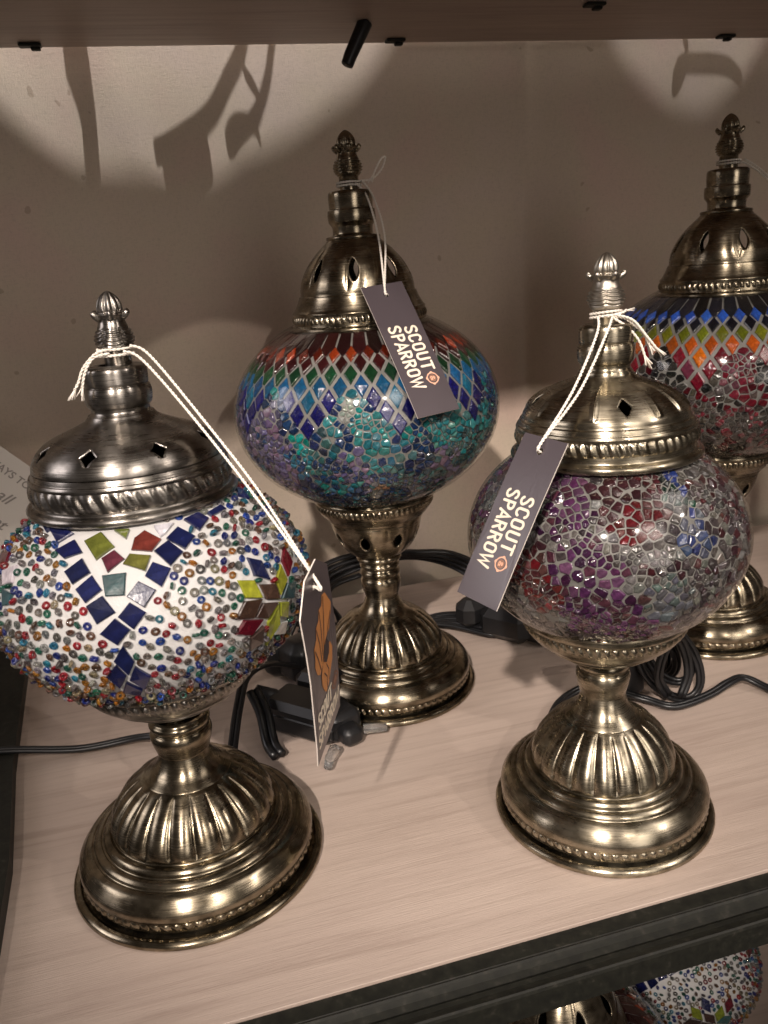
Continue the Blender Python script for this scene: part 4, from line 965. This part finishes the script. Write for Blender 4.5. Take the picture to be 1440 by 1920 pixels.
hang([(.4389, Y4, .5267), (.4445, Y4, .5074), (.4402, Y4, .4912), (.4342, Y4, .4847), (.4379, Y4, .4978), (.4562, Y4, .504), (.4773, Y4, .5003), (.4885, Y4, .49)], .0011, 'black cord behind the upper shelf board, shadowed in the bright patch above the red lamp')
hang([(-.0286, Y4, .5278), (-.0248, Y4, .5005), (-.0283, Y4, .4551)], .0042, 'thick black cable behind the upper shelf board, its shadow leftmost on the cloth')
# paper card standing at the left
def paper_card():
    ex = Vector((.66, .10, -.745)).normalized(); ey = Vector((-.70, -.25, -.60)); ey = (ey-ex*ey.dot(ex)).normalized(); n = ex.cross(ey)
    if n.y > 0: n = -n
    c = Vector((-.090, .55, .148)); W, H = .15, .11
    o0 = c-ex*.11
    root = empty('paper_sign', o0, 'white printed paper card leaning at the left behind the beaded lamp', 'sign')
    V = [tuple(ex*a+ey*b_+n*h) for h in (.0003, -.0003) for a, b_ in ((0, 0), (W, 0), (W, H), (0, H))]
    F = [(0, 1, 2, 3), (7, 6, 5, 4)]+[(k, (k+1) % 4, 4+(k+1) % 4, 4+k) for k in range(4)]
    obj('card', V, F, M['paper'], root)
    for i, (t, s, x) in enumerate((('ALWAYS TO', .0068, .062), ('follow all', .0105, .058), ('appointment', .0105, .050), ('themselves is', .0105, .046), ('for the', .0095, .046))):
        cu = bpy.data.curves.new('lettering', 'FONT'); cu.body = t; cu.size = s; cu.shear = .35 if i else .15; cu.offset = .00012
        to = bpy.data.objects.new('tmp', cu); me = bpy.data.meshes.new_from_object(to); bpy.data.objects.remove(to)
        me.name = 'lettering'; me.materials.clear(); me.materials.append(M['ink'])
        R = Matrix((ex, -ey, ex.cross(-ey))).transposed(); s_ = 1 if (ex.cross(-ey)).dot(n) > 0 else -1
        for v in me.vertices: v.co = R @ v.co+ex*x+ey*(.013+.0150*i)+n*.0006
        link('lettering', me, root)
paper_card()
# ------------------------------------------------------------------ lamps on the shelf below
def copy_tree(o, parent=None, depth=0):
    c = o.copy(); COL.objects.link(c); c.parent = parent
    for ch in list(o.children): copy_tree(ch, c, depth+1)
    return c
ZL = -.43
low = copy_tree(lamp_blue); low.location = (.173, .352, ZL); low.rotation_euler.z = .22
low['label'] = 'lamp with a tall pierced bell cap on the shelf below, seen under the front rail'
low2 = copy_tree(lamp_bead); low2.location = (.322, .452, ZL); low2.rotation_euler.z = 2.2
low2['label'] = 'white beaded lamp on the shelf below, half hidden under the front rail'
for o in (low, low2):
    def prune(q):
        for ch in list(q.children): prune(ch)
        if q.name.split('.')[0] in ('bead', 'glass_piece') and o is low: bpy.data.objects.remove(q)
    prune(o)

# moulded plastic: rounded edges on every plug and switch
for o in bpy.data.objects:
    if o.type == 'MESH' and o.name.split('.')[0] in ('plug', 'plug_body', 'switch', 'shelf_clip') and len(o.data.polygons) < 60:
        m = o.modifiers.new('rounded_edges', 'BEVEL'); m.width = .0016 if 'clip' not in o.name else .0004; m.segments = 3; m.limit_method = 'ANGLE'; m.angle_limit = .5
        o.data.polygons.foreach_set('use_smooth', [True]*len(o.data.polygons))
